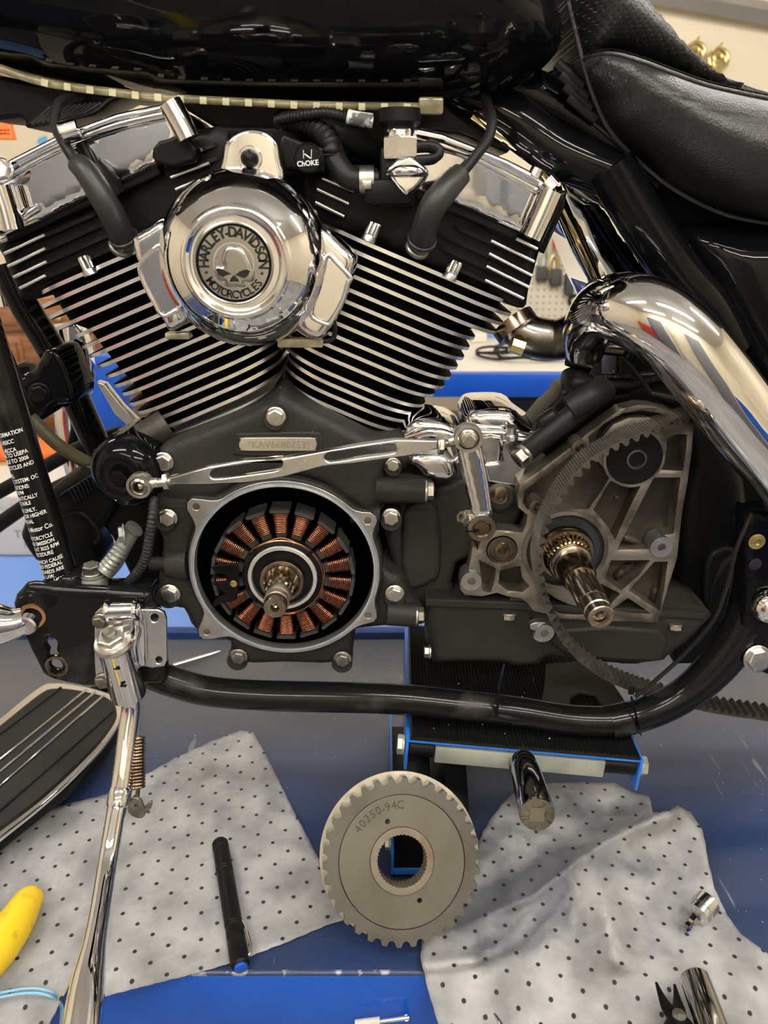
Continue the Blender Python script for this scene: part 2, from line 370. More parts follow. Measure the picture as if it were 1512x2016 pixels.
def puff(name, out, Y, r, k, thick, m, parent, holes=(), sp=.006, sm=4, h=None, label=None, ang=60, pw=2.0, hb=True):
    """rounded slab: outline in pixels on plane Y; the face swells k metres toward -Y within r metres of the rim"""
    def tow(o, s):
        q = [P(a, b, Y) for a, b in o]; q = [(p.x, p.z) for p in q]; return cr(q, s, True) if s else q
    polys = [tow(out, sm)]+[tow(o, sm) for o in holes]
    def dens(q):
        o = []
        for i in range(len(q)):
            a, b = q[i], q[(i+1) % len(q)]; L = math.hypot(a[0]-b[0], a[1]-b[1]); c = max(1, int(L/sp))
            for j in range(c): o.append((a[0]+(b[0]-a[0])*j/c, a[1]+(b[1]-a[1])*j/c))
        return o
    polys = [dens(q) for q in polys]; o0 = polys[0]
    xs = [q[0] for q in o0]; zs = [q[1] for q in o0]
    lev = [0]
    gx, gz = np.meshgrid(np.arange(min(xs), max(xs), sp), np.arange(min(zs), max(zs), sp)); gx = gx.ravel().copy(); gz = gz.ravel()
    gx += (np.round(gz/sp).astype(int) % 2)*sp*.5
    ins = inpoly(gx, gz, o0); d = bdist(gx, gz, o0)
    for q in polys[1:]: ins &= ~inpoly(gx, gz, q); d = np.minimum(d, bdist(gx, gz, q))
    ok = ins & (d > sp*.45)
    pts = []; edges = []; bidx = []
    for q in polys:
        s = len(pts); pts += q; edges += [(s+i, s+(i+1) % len(q)) for i in range(len(q))]; bidx.append((s, len(q)))
    # extra rings near the rim so the rounding is smooth
    pts += list(zip(gx[ok].tolist(), gz[ok].tolist()))
    vo, eo, fo, _, _, _ = delaunay_2d_cdt([V(p) for p in pts], edges, [], 0, 1e-7)
    vo = [(v.x, v.y) for v in vo]; X = np.array([v[0] for v in vo]); Z = np.array([v[1] for v in vo])
    cx = np.array([sum(X[i] for i in f)/len(f) for f in fo]); cz = np.array([sum(Z[i] for i in f)/len(f) for f in fo])
    keep = inpoly(cx, cz, o0)
    for q in polys[1:]: keep &= ~inpoly(cx, cz, q)
    fo = [f for f, kk in zip(fo, keep) if kk]
    D = bdist(X, Z, o0)
    if hb:
        for q in polys[1:]: D = np.minimum(D, bdist(X, Z, q))
    t = np.clip(D/r, 0, 1); hh = k*(1-(1-t)**pw)**(1/pw)
    ys = Y-hh
    if h is not None: ys = ys-np.array([h(a, b, dd) for a, b, dd in zip(X, Z, D)])
    vs = [(a, c, b) for a, b, c in zip(X, Z, ys)]; fs = [tuple(f) for f in fo]; n0 = len(vs)
    cnt = {}
    for f in fs:
        for i in range(len(f)):
            e = (f[i], f[(i+1) % len(f)]); key = (min(e), max(e)); cnt[key] = cnt.get(key, 0)+1
    back = {}
    def bk(i):
        if i not in back: back[i] = len(vs); vs.append((X[i], Y+thick, Z[i]))
        return back[i]
    for (a, b), c in cnt.items():
        if c == 1: fs.append((a, b, bk(b), bk(a)))
    return mk(name, vs, fs, m, parent, ang=ang, label=label)
def box(name, c, size, m, parent, bevel=.001, rot=None, label=None, seg=2):
    bm = bmesh.new(); bmesh.ops.create_cube(bm, size=1); bmesh.ops.scale(bm, vec=size, verts=bm.verts)
    if bevel: bmesh.ops.bevel(bm, geom=bm.edges[:], offset=min(bevel, min(size)*.45), segments=seg, profile=.5, affect='EDGES')
    if rot is not None: bmesh.ops.transform(bm, matrix=rot.to_4x4(), verts=bm.verts)
    bmesh.ops.translate(bm, vec=c, verts=bm.verts); me = bpy.data.meshes.new(name); bm.to_mesh(me); bm.free()
    return mkme(name, me, m, parent, 35, label)
def boxb(name, a, b, m, parent, bevel=.001, **k):
    a = V(a); b = V(b); return box(name, (a+b)/2, (abs(a.x-b.x), abs(a.y-b.y), abs(a.z-b.z)), m, parent, bevel, **k)
_hx = {}
def hexbolt(c, ax, r, m, parent, h=None, flange=1.25, name='bolt', washer=None, sides=6, rot=0.2, sock=False):
    """hex head with flange; c is the seat centre, ax points out"""
    h = h or r*.75; x, y, ax = frame(ax); c = V(c); vs = []; fs = []
    rings = []
    def ring(rr, t, n, a0=0.): 
        s = len(vs)
        for k in range(n): a = 2*pi*k/n+a0; vs.append(c+ax*t+x*cos(a)*rr+y*sin(a)*rr)
        return list(range(s, s+n))
    n = 24
    A = ring(r*flange, 0, n); B = ring(r*flange, h*.22, n); C = ring(r*flange*.9, h*.32, n)
    for p, q in ((A, B), (B, C)):
        for k in range(n): fs.append((p[k], p[(k+1) % n], q[(k+1) % n], q[k]))
    fs.append(tuple(C)); fs.append(tuple(reversed(A)))
    n2 = sides*2 if sides > 6 else 6
    def hexr(rr, t):
        s = len(vs)
        for k in range(n2):
            q = rr if (sides == 6 or k % 2 == 0) else rr*.86
            a = 2*pi*k/n2+rot; vs.append(c+ax*t+x*cos(a)*q+y*sin(a)*q)
        return list(range(s, s+n2))
    E = hexr(r, h*.25); F = hexr(r, h*.9); G = hexr(r*.86, h)
    for p, q in ((E, F), (F, G)):
        for k in range(n2): fs.append((p[k], p[(k+1) % n2], q[(k+1) % n2], q[k]))
    if sock:
        H = hexr(r*.5, h); K = hexr(r*.5, h*.4)
        for p, q in ((G, H), (H, K)):
            for k in range(n2): fs.append((p[k], p[(k+1) % n2], q[(k+1) % n2], q[k]))
        fs.append(tuple(K))
    else: fs.append(tuple(G))
    return mk(name, vs, fs, m, parent, ang=25)
def boltP(u, v, Y, rpx, m, parent, **k): return hexbolt(P(u, v, Y), (0, -1, 0), rpx*mpp(u, v, Y), m, parent, **k)
def text_mesh(s, size=1.0, ext=0.0, off=0.0):
    cu = bpy.data.curves.new('tmp', 'FONT'); cu.body = s; cu.size = size; cu.extrude = ext; cu.offset = off; cu.align_x = 'CENTER'; cu.resolution_u = 3
    ob = bpy.data.objects.new('tmp', cu); COL.objects.link(ob)
    dg = bpy.context.evaluated_depsgraph_get(); me = bpy.data.meshes.new_from_object(ob.evaluated_get(dg))
    bpy.data.objects.remove(ob); bpy.data.curves.remove(cu); return me
def text_on(name, s, org, X, Yv, size, ext, m, parent, sx=1.0, off=0.0):
    """flat text at org; X reading direction, Yv up direction (world)"""
    me = text_mesh(s, size, ext, off); X = V(X).normalized(); Yv = V(Yv).normalized(); N = X.cross(Yv); X = X*sx
    me.transform(Matrix(((X.x, Yv.x, N.x, org[0]), (X.y, Yv.y, N.y, org[1]), (X.z, Yv.z, N.z, org[2]), (0, 0, 0, 1))))
    return mkme(name, me, m, parent)
def arc_text(name, s, cx, cz, Y, r, a0, a1, size, ext, m, parent, inward=False, sx=1.0, off=0.0):
    """letters along an arc in the XZ plane, joined as one print"""
    bm = bmesh.new(); n = len(s); ws = []
    W = {'I': .45, '-': .5, 'M': 1.25, '1': .7}
    ws = [W.get(c, 1.0) for c in s]; tot = sum(ws); acc = 0
    for c, wd in zip(s, ws):
        t = (acc+wd/2)/tot; acc += wd; a = a0+(a1-a0)*t
        me = text_mesh(c, size, ext, off)
        rr = r
        up = V((cos(a), 0, sin(a)))*(-1 if inward else 1); xd = V((up.z, 0, -up.x))
        o = V((cx+rr*cos(a), Y, cz+rr*sin(a))); N = xd.cross(up); xd2 = xd*sx
        me.transform(Matrix(((xd2.x, up.x, N.x, o.x), (xd2.y, up.y, N.y, o.y), (xd2.z, up.z, N.z, o.z), (0, 0, 0, 1))))
        bm.from_mesh(me); bpy.data.meshes.remove(me)
    me = bpy.data.meshes.new(name); bm.to_mesh(me); bm.free(); return mkme(name, me, m, parent)
def struct(o, kind='structure'): o['kind'] = kind; return o
def copy_tree(o, loc, parent=None):
    c = o.copy(); COL.objects.link(c); c.location = loc
    if parent: c.parent = parent
    for ch in o.children:
        d = ch.copy(); COL.objects.link(d); d.parent = c
    return c
# ================= ROOM =================
YN = PZ(595, 1917, 0).y; YF = PZ(520, 1258, 0).y
ZF = -0.74; XL, XR, YB, YW, ZC = -2.6, 2.9, -2.7, 2.5, 1.95
def slab(name, a, b, m): return struct(boxb(name, a, b, m, None, 0))
slab('floor', (XL, YB, ZF-.05), (XR, YW, ZF), FLOORM)
slab('ceiling', (XL, YB, ZC), (XR, YW, ZC+.05), CEIL)
slab('wall_back', (XL, YW, ZF), (XR, YW+.05, ZC), CREAM)
slab('wall_front', (XL, YB-.05, ZF), (XR, YB, ZC), CREAM)
slab('wall_left', (XL-.05, YB, ZF), (XL, YW, ZC), CREAM)
slab('wall_right', (XR, YB, ZF), (XR+.05, YW, ZC), CREAM)
for i, (x, y) in enumerate([(-1.05, -1.0), (.65, -1.0), (-1.25, .85), (.75, .85), (1.9, -.2), (-.7, -2.0), (.9, -2.0)]):  # last two are added, to brighten the front wall behind the camera
    t = thing('ceiling_light', 'overhead twin fluorescent fitting, '+['over the front of the lift, left of two', 'over the front of the lift, right of two', 'near the drawer cabinet', 'above the workbench', 'nearest the right wall', 'added to light the front wall, left of two', 'added to light the front wall, right of two'][i], 'ceiling light', (x, y, ZC-.06), 'ceiling fluorescents')
    boxb('housing', (x-.62, y-.09, ZC-.045), (x+.62, y+.09, ZC-.001), CEIL, t, .006)
    for dy in (-.045, .045): tube('fluorescent_tube', [(x-.6, y+dy, ZC-.065), (x+.6, y+dy, ZC-.065)], .016, TUBE, t, n=10)
# unseen goods, added for the chrome to reflect, behind the camera
t = thing('added_tool_chest', 'unseen red rolling tool chest added for chrome to reflect, against the wall facing the lift', 'tool chest', (-2.0, YB+.3, ZF))
boxb('cabinet_body', (-2.5, YB+.02, ZF+.08), (-1.5, YB+.5, .25), REDP, t, .01)
for k in range(5):
    z = ZF+.14+k*.165; d = boxb('drawer', (-2.46, YB+.5, z), (-1.54, YB+.512, z+.14), REDP, t, .004)
    boxb('handle', (-2.4, YB+.512, z+.11), (-1.6, YB+.53, z+.125), CHROME2, d, .004)
t = thing('added_work_cabinet', 'unseen blue steel cabinet added for chrome to reflect, against the wall facing the lift, away from the tool chest', 'cabinet', (1.7, YB+.3, ZF))
boxb('cabinet_body', (1.2, YB+.02, ZF), (2.3, YB+.5, .05), BLUE, t, .01)
boxb('worktop', (1.18, YB+.02, .05), (2.32, YB+.54, .09), BENCH, t, .004)
for x in (1.22, 1.76): boxb('door', (x, YB+.5, ZF+.05), (x+.52, YB+.515, .02), BLUE, t, .004)
for x0, x1, nm in ((-1.38, -.62, 'left'), (.42, 1.12, 'right')):  # unseen lockers, added to darken and stripe the chrome reflections
    t = thing('reflection_locker', 'unseen tall grey locker, added for chrome reflections, with blue and white edges, %s of the pair facing the lift' % nm, 'locker', ((x0+x1)/2, YB+.25, ZF))
    boxb('added_locker_body', (x0, YB+.02, ZF), (x1, YB+.45, 1.22), LOCK, t, .01)
    for a0, a1 in ((x0+.02, (x0+x1)/2-.01), ((x0+x1)/2+.01, x1-.02)): boxb('door', (a0, YB+.45, ZF+.05), (a1, YB+.462, 1.18), LOCK, t, .004)
    boxb('edge_panel', (x0-.06, YB+.02, ZF), (x0-.001, YB+.46, 1.2), BLUE if nm == 'left' else LOCK, t, .004); boxb('edge_panel', (x1+.001, YB+.02, ZF), (x1+.05, YB+.46, 1.2), BENCH, t, .004)
# ================= BACKGROUND =================
# workbench behind, blue front beam, pale top
Yb = 1.25
zb1 = P(1000, 729, Yb).z; zb0 = P(1000, 777, Yb).z; xa = P(520, 750, Yb).x; xb = P(1600, 750, Yb).x
t = thing('workbench', 'long workbench with pale top and blue front beam behind the engine', 'workbench', ((xa+xb)/2, Yb+.3, ZF))
boxb('worktop', (xa, Yb, zb1-.03), (xb, 2.1, zb1), BENCH, t, .004)
boxb('front_beam', (xa, Yb-.03, zb0), (xb, Yb, zb1-.002), BLUE, t, .004)
for x in (xa+.03, xb-.08): boxb('leg', (x, Yb, ZF), (x+.06, Yb+.06, zb0), BLUE, t, .004)
boxb('back_leg', (xa+.03, 2.0, ZF), (xa+.09, 2.06, zb0), BLUE, t, .004)
boxb('lower_shelf', (xa+.02, Yb+.02, zb0-.32), (xb-.02, 2.05, zb0-.30), BLUE, t, .003)
zs = zb0-.298
for u0, u1, hh, m, nm, lb, cat, yy in [
    (640, 905, .10, WOOD, 'wooden_box', 'brown wooden box on the shelf under the workbench', 'box', .45),
    (915, 1120, .20, DGREY, 'storage_bin', 'dark grey storage bin on the shelf under the workbench', 'bin', .40)]:
    a = P(u0, 830, Yb+yy); b = P(u1, 830, Yb+yy)
    t = thing(nm, lb, cat, ((a.x+b.x)/2, Yb+yy, zs)); 
    boxb('bin_body', (a.x, Yb+yy-.1, zs), (b.x, Yb+yy+.12, zs+hh), m, t, .006)
    boxb('lid', (a.x-.005, Yb+yy-.105, zs+hh), (b.x+.005, Yb+yy+.125, zs+hh+.012), m, t, .003)
# clutter on the bench: coiled cable, plastic bags, small boxes
c0 = P(1040, 705, Yb+.16); ps = []
for k in range(90):
    a = k/90*2*pi*4; ps.append((c0.x+(.085+.025*sin(k*.7))*cos(a)*1.3, c0.y+.07*sin(a), zb1+.006+.0003*k+.004*sin(k*1.3)))
tag(tube('coiled_cable', ps, .0035, RUB, None, n=6, sm=3), 'dark coiled cable lying on the pale workbench top', 'cable')
def bx(name, u0, v0, u1, v1, Y, d, m, lb, cat, base=None, bev=.004):
    a = P(u0, v1, Y); b = P(u1, v0, Y); z0 = a.z if base is None else base
    o = boxb(name, (a.x, Y, z0), (b.x, Y+d, b.z), m, None, bev); return tag(o, lb, cat)
bx('parts_box', 962, 652, 990, 690, Yb+.5, .06, LBLUE, 'small light blue parts box at the back of the workbench', 'box', zb1)
bx('white_carton', 925, 658, 958, 700, Yb+.42, .06, CARD, 'small white carton on the workbench behind the rear cylinder', 'box', zb1)
bx('parts_carton', 992, 665, 1022, 700, Yb+.44, .07, CARD, 'squat cream carton beside the light blue parts box', 'box', zb1)
bx('plastic_tray', 1180, 690, 1250, 722, Yb+.2, .1, CARD, 'white plastic tray on the workbench behind the exhaust clamp', 'tray', zb1)
# pegboard with hanging tools
Yp = YW-.035
pa = P(930, 660, Yp); pb = P(1480, 380, Yp)
peg = thing('pegboard', 'cream perforated pegboard on the back wall, right of the engine', 'pegboard', ((pa.x+pb.x)/2, Yp, pa.z))
boxb('panel', (pa.x, Yp, pa.z), (pb.x, Yp+.02, pb.z), PEG, peg, .002)
for z in (pa.z, (pa.z+pb.z)/2, pb.z-.02): boxb('batten', (pa.x, Yp-.006, z), (pb.x, Yp-.0005, z+.012), PALE, peg, .002)
tools = [(1102, 452, 'pliers', REDP, 'red-handled pliers hanging highest on the pegboard'), (1122, 478, 'wire_cutter', ORANGE, 'orange-handled cutter on the pegboard beside the red pliers'),
         (1092, 505, 'adjustable_spanner', BRASS, 'brass coloured spanner hanging on the pegboard'), (1142, 462, 'screwdriver', SATIN, 'black screwdriver hanging on the right of the pegboard'),
         (1074, 488, 'hex_key', PALE, 'pale hex key hanging leftmost on the pegboard')]
for u, v, nm, m, lb in tools:
    c = P(u, v, Yp-.02); t = thing(nm, lb, 'tool', (c.x, c.y, c.z))
    tube('hook', [(c.x, Yp, c.z+.02), (c.x, Yp-.03, c.z+.02), (c.x, Yp-.032, c.z+.03)], .002, ZINC, t, n=6)
    for s in (-1, 1): tube('handle', [(c.x+s*.004, Yp-.02, c.z+.01), (c.x+s*.016, Yp-.02, c.z-.03), (c.x+s*.012, Yp-.02, c.z-.08)], [.006, .008, .006], m, t, n=8)
    tube('jaw', [(c.x, Yp-.02, c.z), (c.x+.002, Yp-.02, c.z+.05)], [.010, .004], ZINCD, t, n=8)
for u, v, w_, h_, lb in [(1056, 525, 24, 30, 'small square black pouch on the pegboard, leftmost of three'), (1083, 530, 26, 34, 'middle black pouch of the three hanging on the pegboard'), (1112, 538, 22, 44, 'tallest black pouch on the pegboard, right of the other two')]:
    a = P(u, v+h_, Yp-.04); b = P(u+w_, v, Yp-.04)
    t = thing('parts_pouch', lb, 'pouch', ((a.x+b.x)/2, Yp-.03, a.z), 'black pouches on the pegboard')
    boxb('pouch', (a.x, Yp-.04, a.z), (b.x, Yp-.008, b.z), DGREY, t, .008); boxb('header_card', (a.x+.01, Yp-.012, b.z), (b.x-.01, Yp-.008, b.z+.03), CARD, t, .001)
for u, v, lb in [(1132, 548, 'black rubber ring hanging on the pegboard, upper of two'), (1131, 592, 'black rubber ring hanging on the pegboard, lower of two')]:
    c = P(u, v, Yp-.01); ringlathe('rubber_ring', [(.020+.006*cos(a), .006*sin(a)) for a in np.linspace(0, 2*pi, 8, endpoint=False)], c, (0, -1, 0), SATIN, None, n=24)
    tag(COL.objects[-1], lb, 'ring')
# top right: galvanised rail and two carded packs of brass rings
a = P(1150, -45, YW-.03); b = P(1800, 75, YW-.03)
tube('rail', [P(1100, -50, YW-.05), P(1900, 98, YW-.05)], .034, RAIL, None, n=4, smooth_pts=False)
tag(COL.objects[-1], 'galvanised steel rail running across the cream wall at top right', 'rail')
for u, v, lb in [(1370, 104, 'brass ring set hanging on the cream wall, left of two'), (1415, 116, 'brass ring set hanging on the cream wall, right of two')]:
    c = P(u, v, YW-.02); t = thing('ring_set', lb, 'ring', (c.x, c.y, c.z))
    for q, (dx, dz, rr) in enumerate([(0, 0, .034), (.004, -.008, .022), (-.006, .004, .014)]):
        ringlathe('ring', [(rr+.006*cos(k), .006*sin(k)) for k in np.linspace(0, 2*pi, 8, endpoint=False)], (c.x+dx, c.y-.004*q, c.z+dz), (0, -1, .2), BRASS, t, n=28)
    tube('hook', [(c.x, YW, c.z+.04), (c.x, YW-.03, c.z+.045), (c.x, YW-.035, c.z+.05)], .003, BRASS, t, n=8)
# left: wooden drawer cabinet
Yc = 1.75
a = P(-260, 1075, Yc); b = P(196, 585, Yc)
cab = thing('drawer_cabinet', 'brown wooden cabinet with panelled drawers at far left', 'cabinet', ((a.x+b.x)/2, Yc+.25, ZF))
boxb('cabinet_body', (a.x, Yc, ZF), (b.x, 2.35, b.z), WOOD, cab, .004)
for (v0, v1) in [(600, 652), (660, 738), (790, 846), (858, 900), (915, 965)]:
    for (u0, u1) in [(-250, -110), (-98, 46), (52, 186)]:
        p = P(u0, v1, Yc-.012); q = P(u1, v0, Yc-.012)
        d = boxb('drawer', (p.x, Yc-.018, p.z), (q.x, Yc-.0005, q.z), WOOD, cab, .005)
        boxb('raised_panel', (p.x+.022, Yc-.028, p.z+.02), (q.x-.022, Yc-.0185, q.z-.02), WOOD, d, .006)
        cc = P((u0+u1)/2, (v0+v1)/2, Yc-.03); lathe('knob', [(.004, 0), (.005, .006), (.009, .012), (.008, .018), (0, .02)], cc, (0, -1, 0), BRASS, d, n=12)
boxb('drawer_gap', (a.x, Yc-.004, P(0, 785, Yc).z), (b.x, Yc-.0005, P(0, 745, Yc).z), DGREY, cab, .001)
cab2top = P(0, 600, Yc)
# blue post of the neighbouring lift
p = P(184, 880, 1.05); q = P(232, 700, 1.05)
po = thing('lift_post', 'bright blue steel post behind the front cylinder', 'post', ((p.x+q.x)/2, 1.1, -.02))
boxb('post', (p.x, 1.05, -.019), (q.x, 1.13, q.z), BLUE, po, .004)
boxb('cap_plate', (P(176, 0, 1.04).x, 1.04, q.z), (P(262, 0, 1.04).x, 1.14, q.z+.02), BLUE, po, .003)
# things standing on the neighbouring table
zt = -.02
Yt0 = YF+.03
nb = thing('neighbouring_table', 'light blue steel table standing beyond the lift', 'table', (-.5, .85, ZF))
boxb('table_top', (-2.2, Yt0, zt-.04), (1.15, 1.20, zt), LBLUE, nb, .004)
for x in (-2.1, 1.05):
    for y in (Yt0+.1, 1.12): boxb('leg', (x, y, ZF), (x+.06, y+.06, zt-.04), LBLUE, nb, .003)
p = PZ(-160, 1094, zt); q = P(205, 975, p.y)
ca = thing('printed_carton', 'white carton with grey printed words, behind the left frame tube', 'carton', ((p.x+q.x)/2, p.y+.1, zt+.001))
boxb('carton_body', (p.x, p.y, zt+.001), (q.x, p.y+.2, q.z), CARD, ca, .003)
boxb('flap', (p.x, p.y-.004, q.z-.03), (q.x, p.y-.0005, q.z-.001), CARD, ca, .001)
text_on('print', 'TempAir', P(72, 1059, p.y-.002), (1, 0, 0), (0, 0, 1), .026, .0003, GREYP, ca)
text_on('print', 'PERIOD', P(78, 1078, p.y-.002), (1, 0, 0), (0, 0, 1), .019, .0003, GREYP, ca)
yq = p.y+.32
a = P(-160, 975, yq); b = P(210, 918, yq)
tag(boxb('kraft_carton', (a.x, yq, zt+.001), (b.x, yq+.2, b.z), KRAFT, None, .004), 'brown cardboard carton behind the printed white carton', 'carton')
a = P(-160, 915, yq+.05); b = P(205, 888, yq+.05)
tag(boxb('organiser_tray', (a.x, yq+.03, P(0, 918, yq).z+.001), (b.x, yq+.18, b.z), ORANGE, None, .006), 'long orange plastic tray on top of the brown carton', 'tray')
# upper left scraps: orange panel and light blue paint marks
a = P(-60, 274, 1.3); b = P(27, 229, 1.3)
oc = thing('orange_caddy', 'orange perforated plastic caddy at the upper left edge', 'caddy', ((a.x+b.x)/2, 1.35, a.z))
me = plate('caddy_panel', [[(-70, 229), (15, 229), (27, 275), (-70, 272)]]+[circ((x, y), 2.2, 8) for x in (2, 9, 16) for y in (257, 264)], 1.3, .02, ORANGE, oc, .002)
tube('hanger', [(me.location.x+oc.location.x, 1.31, b.z), (me.location.x+oc.location.x, 1.45, b.z+.1), (me.location.x+oc.location.x, 2.49, b.z+.14)], .006, ZINC, oc, n=8)
for k, (pts) in enumerate([[(84, 236), (110, 243), (122, 228), (112, 214), (100, 218), (96, 240)], [(160, 196), (172, 192), (188, 204), (184, 212), (163, 208)],
                           [(112, 246), (130, 238), (128, 262), (114, 266)], [(76, 272), (92, 268), (88, 284), (74, 282)]]):
    plate('wall_sticker', [pts], YW-.004, .003, mat('sticker_blue_%d' % k, (.12, .38, .72), 0, .5) if k == 0 else MT['sticker_blue_0'], None, .0005, sm=3)
    tag(COL.objects[-1], ['large light blue sticker on the wall beside the front plug lead', 'light blue sticker on the wall just below the fuel tank', 'light blue sticker between the plug lead and the chrome fitting', 'lowest small light blue sticker on the wall at upper left'][k], 'sticker')
# ================= LIFT TABLE =================
XA, XB = -1.15, 1.25
lt = thing('lift_table', 'navy blue painted motorcycle lift platform with scuffed top and grey reflection painted toward the back', 'lift', ((XA+XB)/2, (YN+YF)/2, ZF))
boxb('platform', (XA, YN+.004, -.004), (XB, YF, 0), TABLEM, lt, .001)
boxb('front_apron', (XA, YN, -.16), (XB, YN+.006, -.0045), BLUE, lt, .002)
tube('worn_edge', [(XA, YN+.004, -.0035), (XB, YN+.004, -.0035)], .0034, mat('edge_paint', (.05, .07, .14), .3, .35, mix=(.35, .36, .4), mscale=50, mlo=.55, mhi=.6), lt, n=10)
boxb('far_rail', (XA, YF, -.06), (XB, YF+.02, .013), mat('navy_edge', (.012, .04, .17), 0, .3), lt, .002)
for x in (XA+.15, XB-.25):
    boxb('cross_beam', (x, YN+.02, -.12), (x+.1, YF-.02, -.005), BLUE, lt, .003)
    boxb('support_leg', (x, YN+.1, ZF), (x+.08, YN+.18, -.12), BLUE, lt, .003); boxb('support_leg', (x, YF-.2, ZF), (x+.08, YF-.12, -.12), BLUE, lt, .003)
t = thing('release_bar', 'short chrome bar with a white grip on the lift front, bottom centre', 'bar', (P(780, 2006, YN-.012).x, YN-.012, P(780, 2010, YN-.012).z))
tube('chrome_rod', [P(738, 2012, YN-.012), P(806, 2003, YN-.012)], .0022, CHROME, t, n=10); tube('grip', [P(700, 2016, YN-.012), P(748, 2010, YN-.012)], .004, BENCH, t, n=12)
tube('pivot', [P(800, 2004, YN-.012), P(800, 2004, YN)], .003, ZINC, t, n=8)
# ================= ABSORBENT PADS =================
from mathutils import noise as MN
def pad(name, out, hf, oil, lb, step=9.0, overh=True):
    o = []
    n = len(out)
    for i in range(n):
        a, b = out[i], out[(i+1) % n]; L = math.hypot(a[0]-b[0], a[1]-b[1]); c = max(1, int(L/step))
        for j in range(c):
            t = j/c; w = .8*math.sin((i*7+j)*1.9); o.append((a[0]+(b[0]-a[0])*t+w, a[1]+(b[1]-a[1])*t+w*.6))
    xs = [q[0] for q in o]; ys = [q[1] for q in o]
    gx, gy = np.meshgrid(np.arange(min(xs), max(xs), step), np.arange(min(ys), max(ys), step*.8)); gx = gx.ravel(); gy = gy.ravel()
    ok = inpoly(gx, gy, o) & (bdist(gx, gy, o) > step*.5)
    pts = list(o)+list(zip(gx[ok].tolist(), gy[ok].tolist())); N = len(o)
    vo, _, fo, _, _, _ = delaunay_2d_cdt([V(p) for p in pts], [(i, (i+1) % N) for i in range(N)], [], 0, 1e-6)
    fo = [f for f in fo if inpoly(np.array([sum(vo[i].x for i in f)/len(f)]), np.array([sum(vo[i].y for i in f)/len(f)]), o)[0]]
    vs = []; uv = []; oi = []
    for v in vo:
        u_, v_ = v.x, v.y; p0 = PZ(u_, v_, 0)
        if p0.y < YN-.002:      # hangs over the front edge
            p = PZ(u_, v_, -(YN-p0.y)*.30+.002); uv.append((p.x, p.y))
        else:
            h = hf(u_, v_)
            nz = .45 if u_ < 700 else 1
            h += .0040*nz*MN.noise(V((p0.x*20, p0.y*20, 3)))+.0020*nz*MN.noise(V((p0.x*60, p0.y*48, 1)))+.0025*nz*(.35-abs(MN.noise(V((p0.x*34, p0.y*26, 7)))))
            h = max(h, 0)+.0016; k = min(1, (p0.y-YN+.006)/.02); p = PZ(u_, v_, h*k+.0012); uv.append((p0.x, p0.y))
        vs.append(p); oi.append(oil(u_, v_))
    ob = mk(name, vs, [tuple(f) for f in fo], PADM, None, ang=180)
    me = ob.data; ul = me.uv_layers.new(name='UVMap')
    for l in me.loops: ul.data[l.index].uv = uv[l.vertex_index]
    at = me.attributes.new('oil', 'FLOAT', 'POINT'); at.data.foreach_set('value', oi)
    # recalc normals upward
    if sum(p.normal.z for p in me.polygons) < 0: me.flip_normals()
    sd = ob.modifiers.new('thickness', 'SOLIDIFY'); sd.thickness = .0011; sd.offset = -1
    return tag(ob, lb, 'absorbent pad')
def ridge(u, v, pts, wd, h):
    b = 0
    for (x1, y1), (x2, y2) in zip(pts, pts[1:]):
        dx, dy = x2-x1, y2-y1; t = max(0, min(1, ((u-x1)*dx+(v-y1)*dy)/(dx*dx+dy*dy)))
        d = math.hypot(u-x1-t*dx, v-y1-t*dy); b = max(b, math.exp(-(d/wd)**2))
    return b*h
def crease(u, v, pts, wd, h, side=0):
    best = 0
    for (x1, y1), (x2, y2) in zip(pts, pts[1:]):
        dx, dy = x2-x1, y2-y1; L = math.hypot(dx, dy); t = max(0, min(1, ((u-x1)*dx+(v-y1)*dy)/(L*L)))
        ex, ey = u-x1-t*dx, v-y1-t*dy; d = math.hypot(ex, ey); s = (dx*ey-dy*ex)
        best = max(best, math.exp(-d/(wd if s*side >= 0 else wd*.3)))
    return best*h
def hL(u, v):
    return (ridge(u, v, [(500, 1440), (440, 1520), (420, 1600)], 26, .006)+ridge(u, v, [(560, 1660), (620, 1690), (670, 1700)], 14, .004)+ridge(u, v, [(540, 1600), (600, 1620)], 12, .003)
            + ridge(u, v, [(60, 1700), (200, 1740)], 40, .003)+ridge(u, v, [(350, 1500), (380, 1640), (330, 1800)], 30, .003))
pad('absorbent_pad', [(-60, 1640), (0, 1618), (60, 1603), (130, 1583), (212, 1563), (281, 1528), (350, 1490), (420, 1458), (473, 1438), (497, 1440), (520, 1480), (548, 1535), (580, 1600), (612, 1660), (648, 1730), (688, 1806),
     (640, 1822), (560, 1856), (480, 1886), (420, 1906), (350, 1925), (270, 1945), (192, 1965), (175, 1940), (157, 1896), (150, 1915), (125, 1960), (95, 2020), (-60, 2060)],
    hL, lambda u, v: 0.12, 'light grey dotted absorbent pad lying under the chrome kickstand')
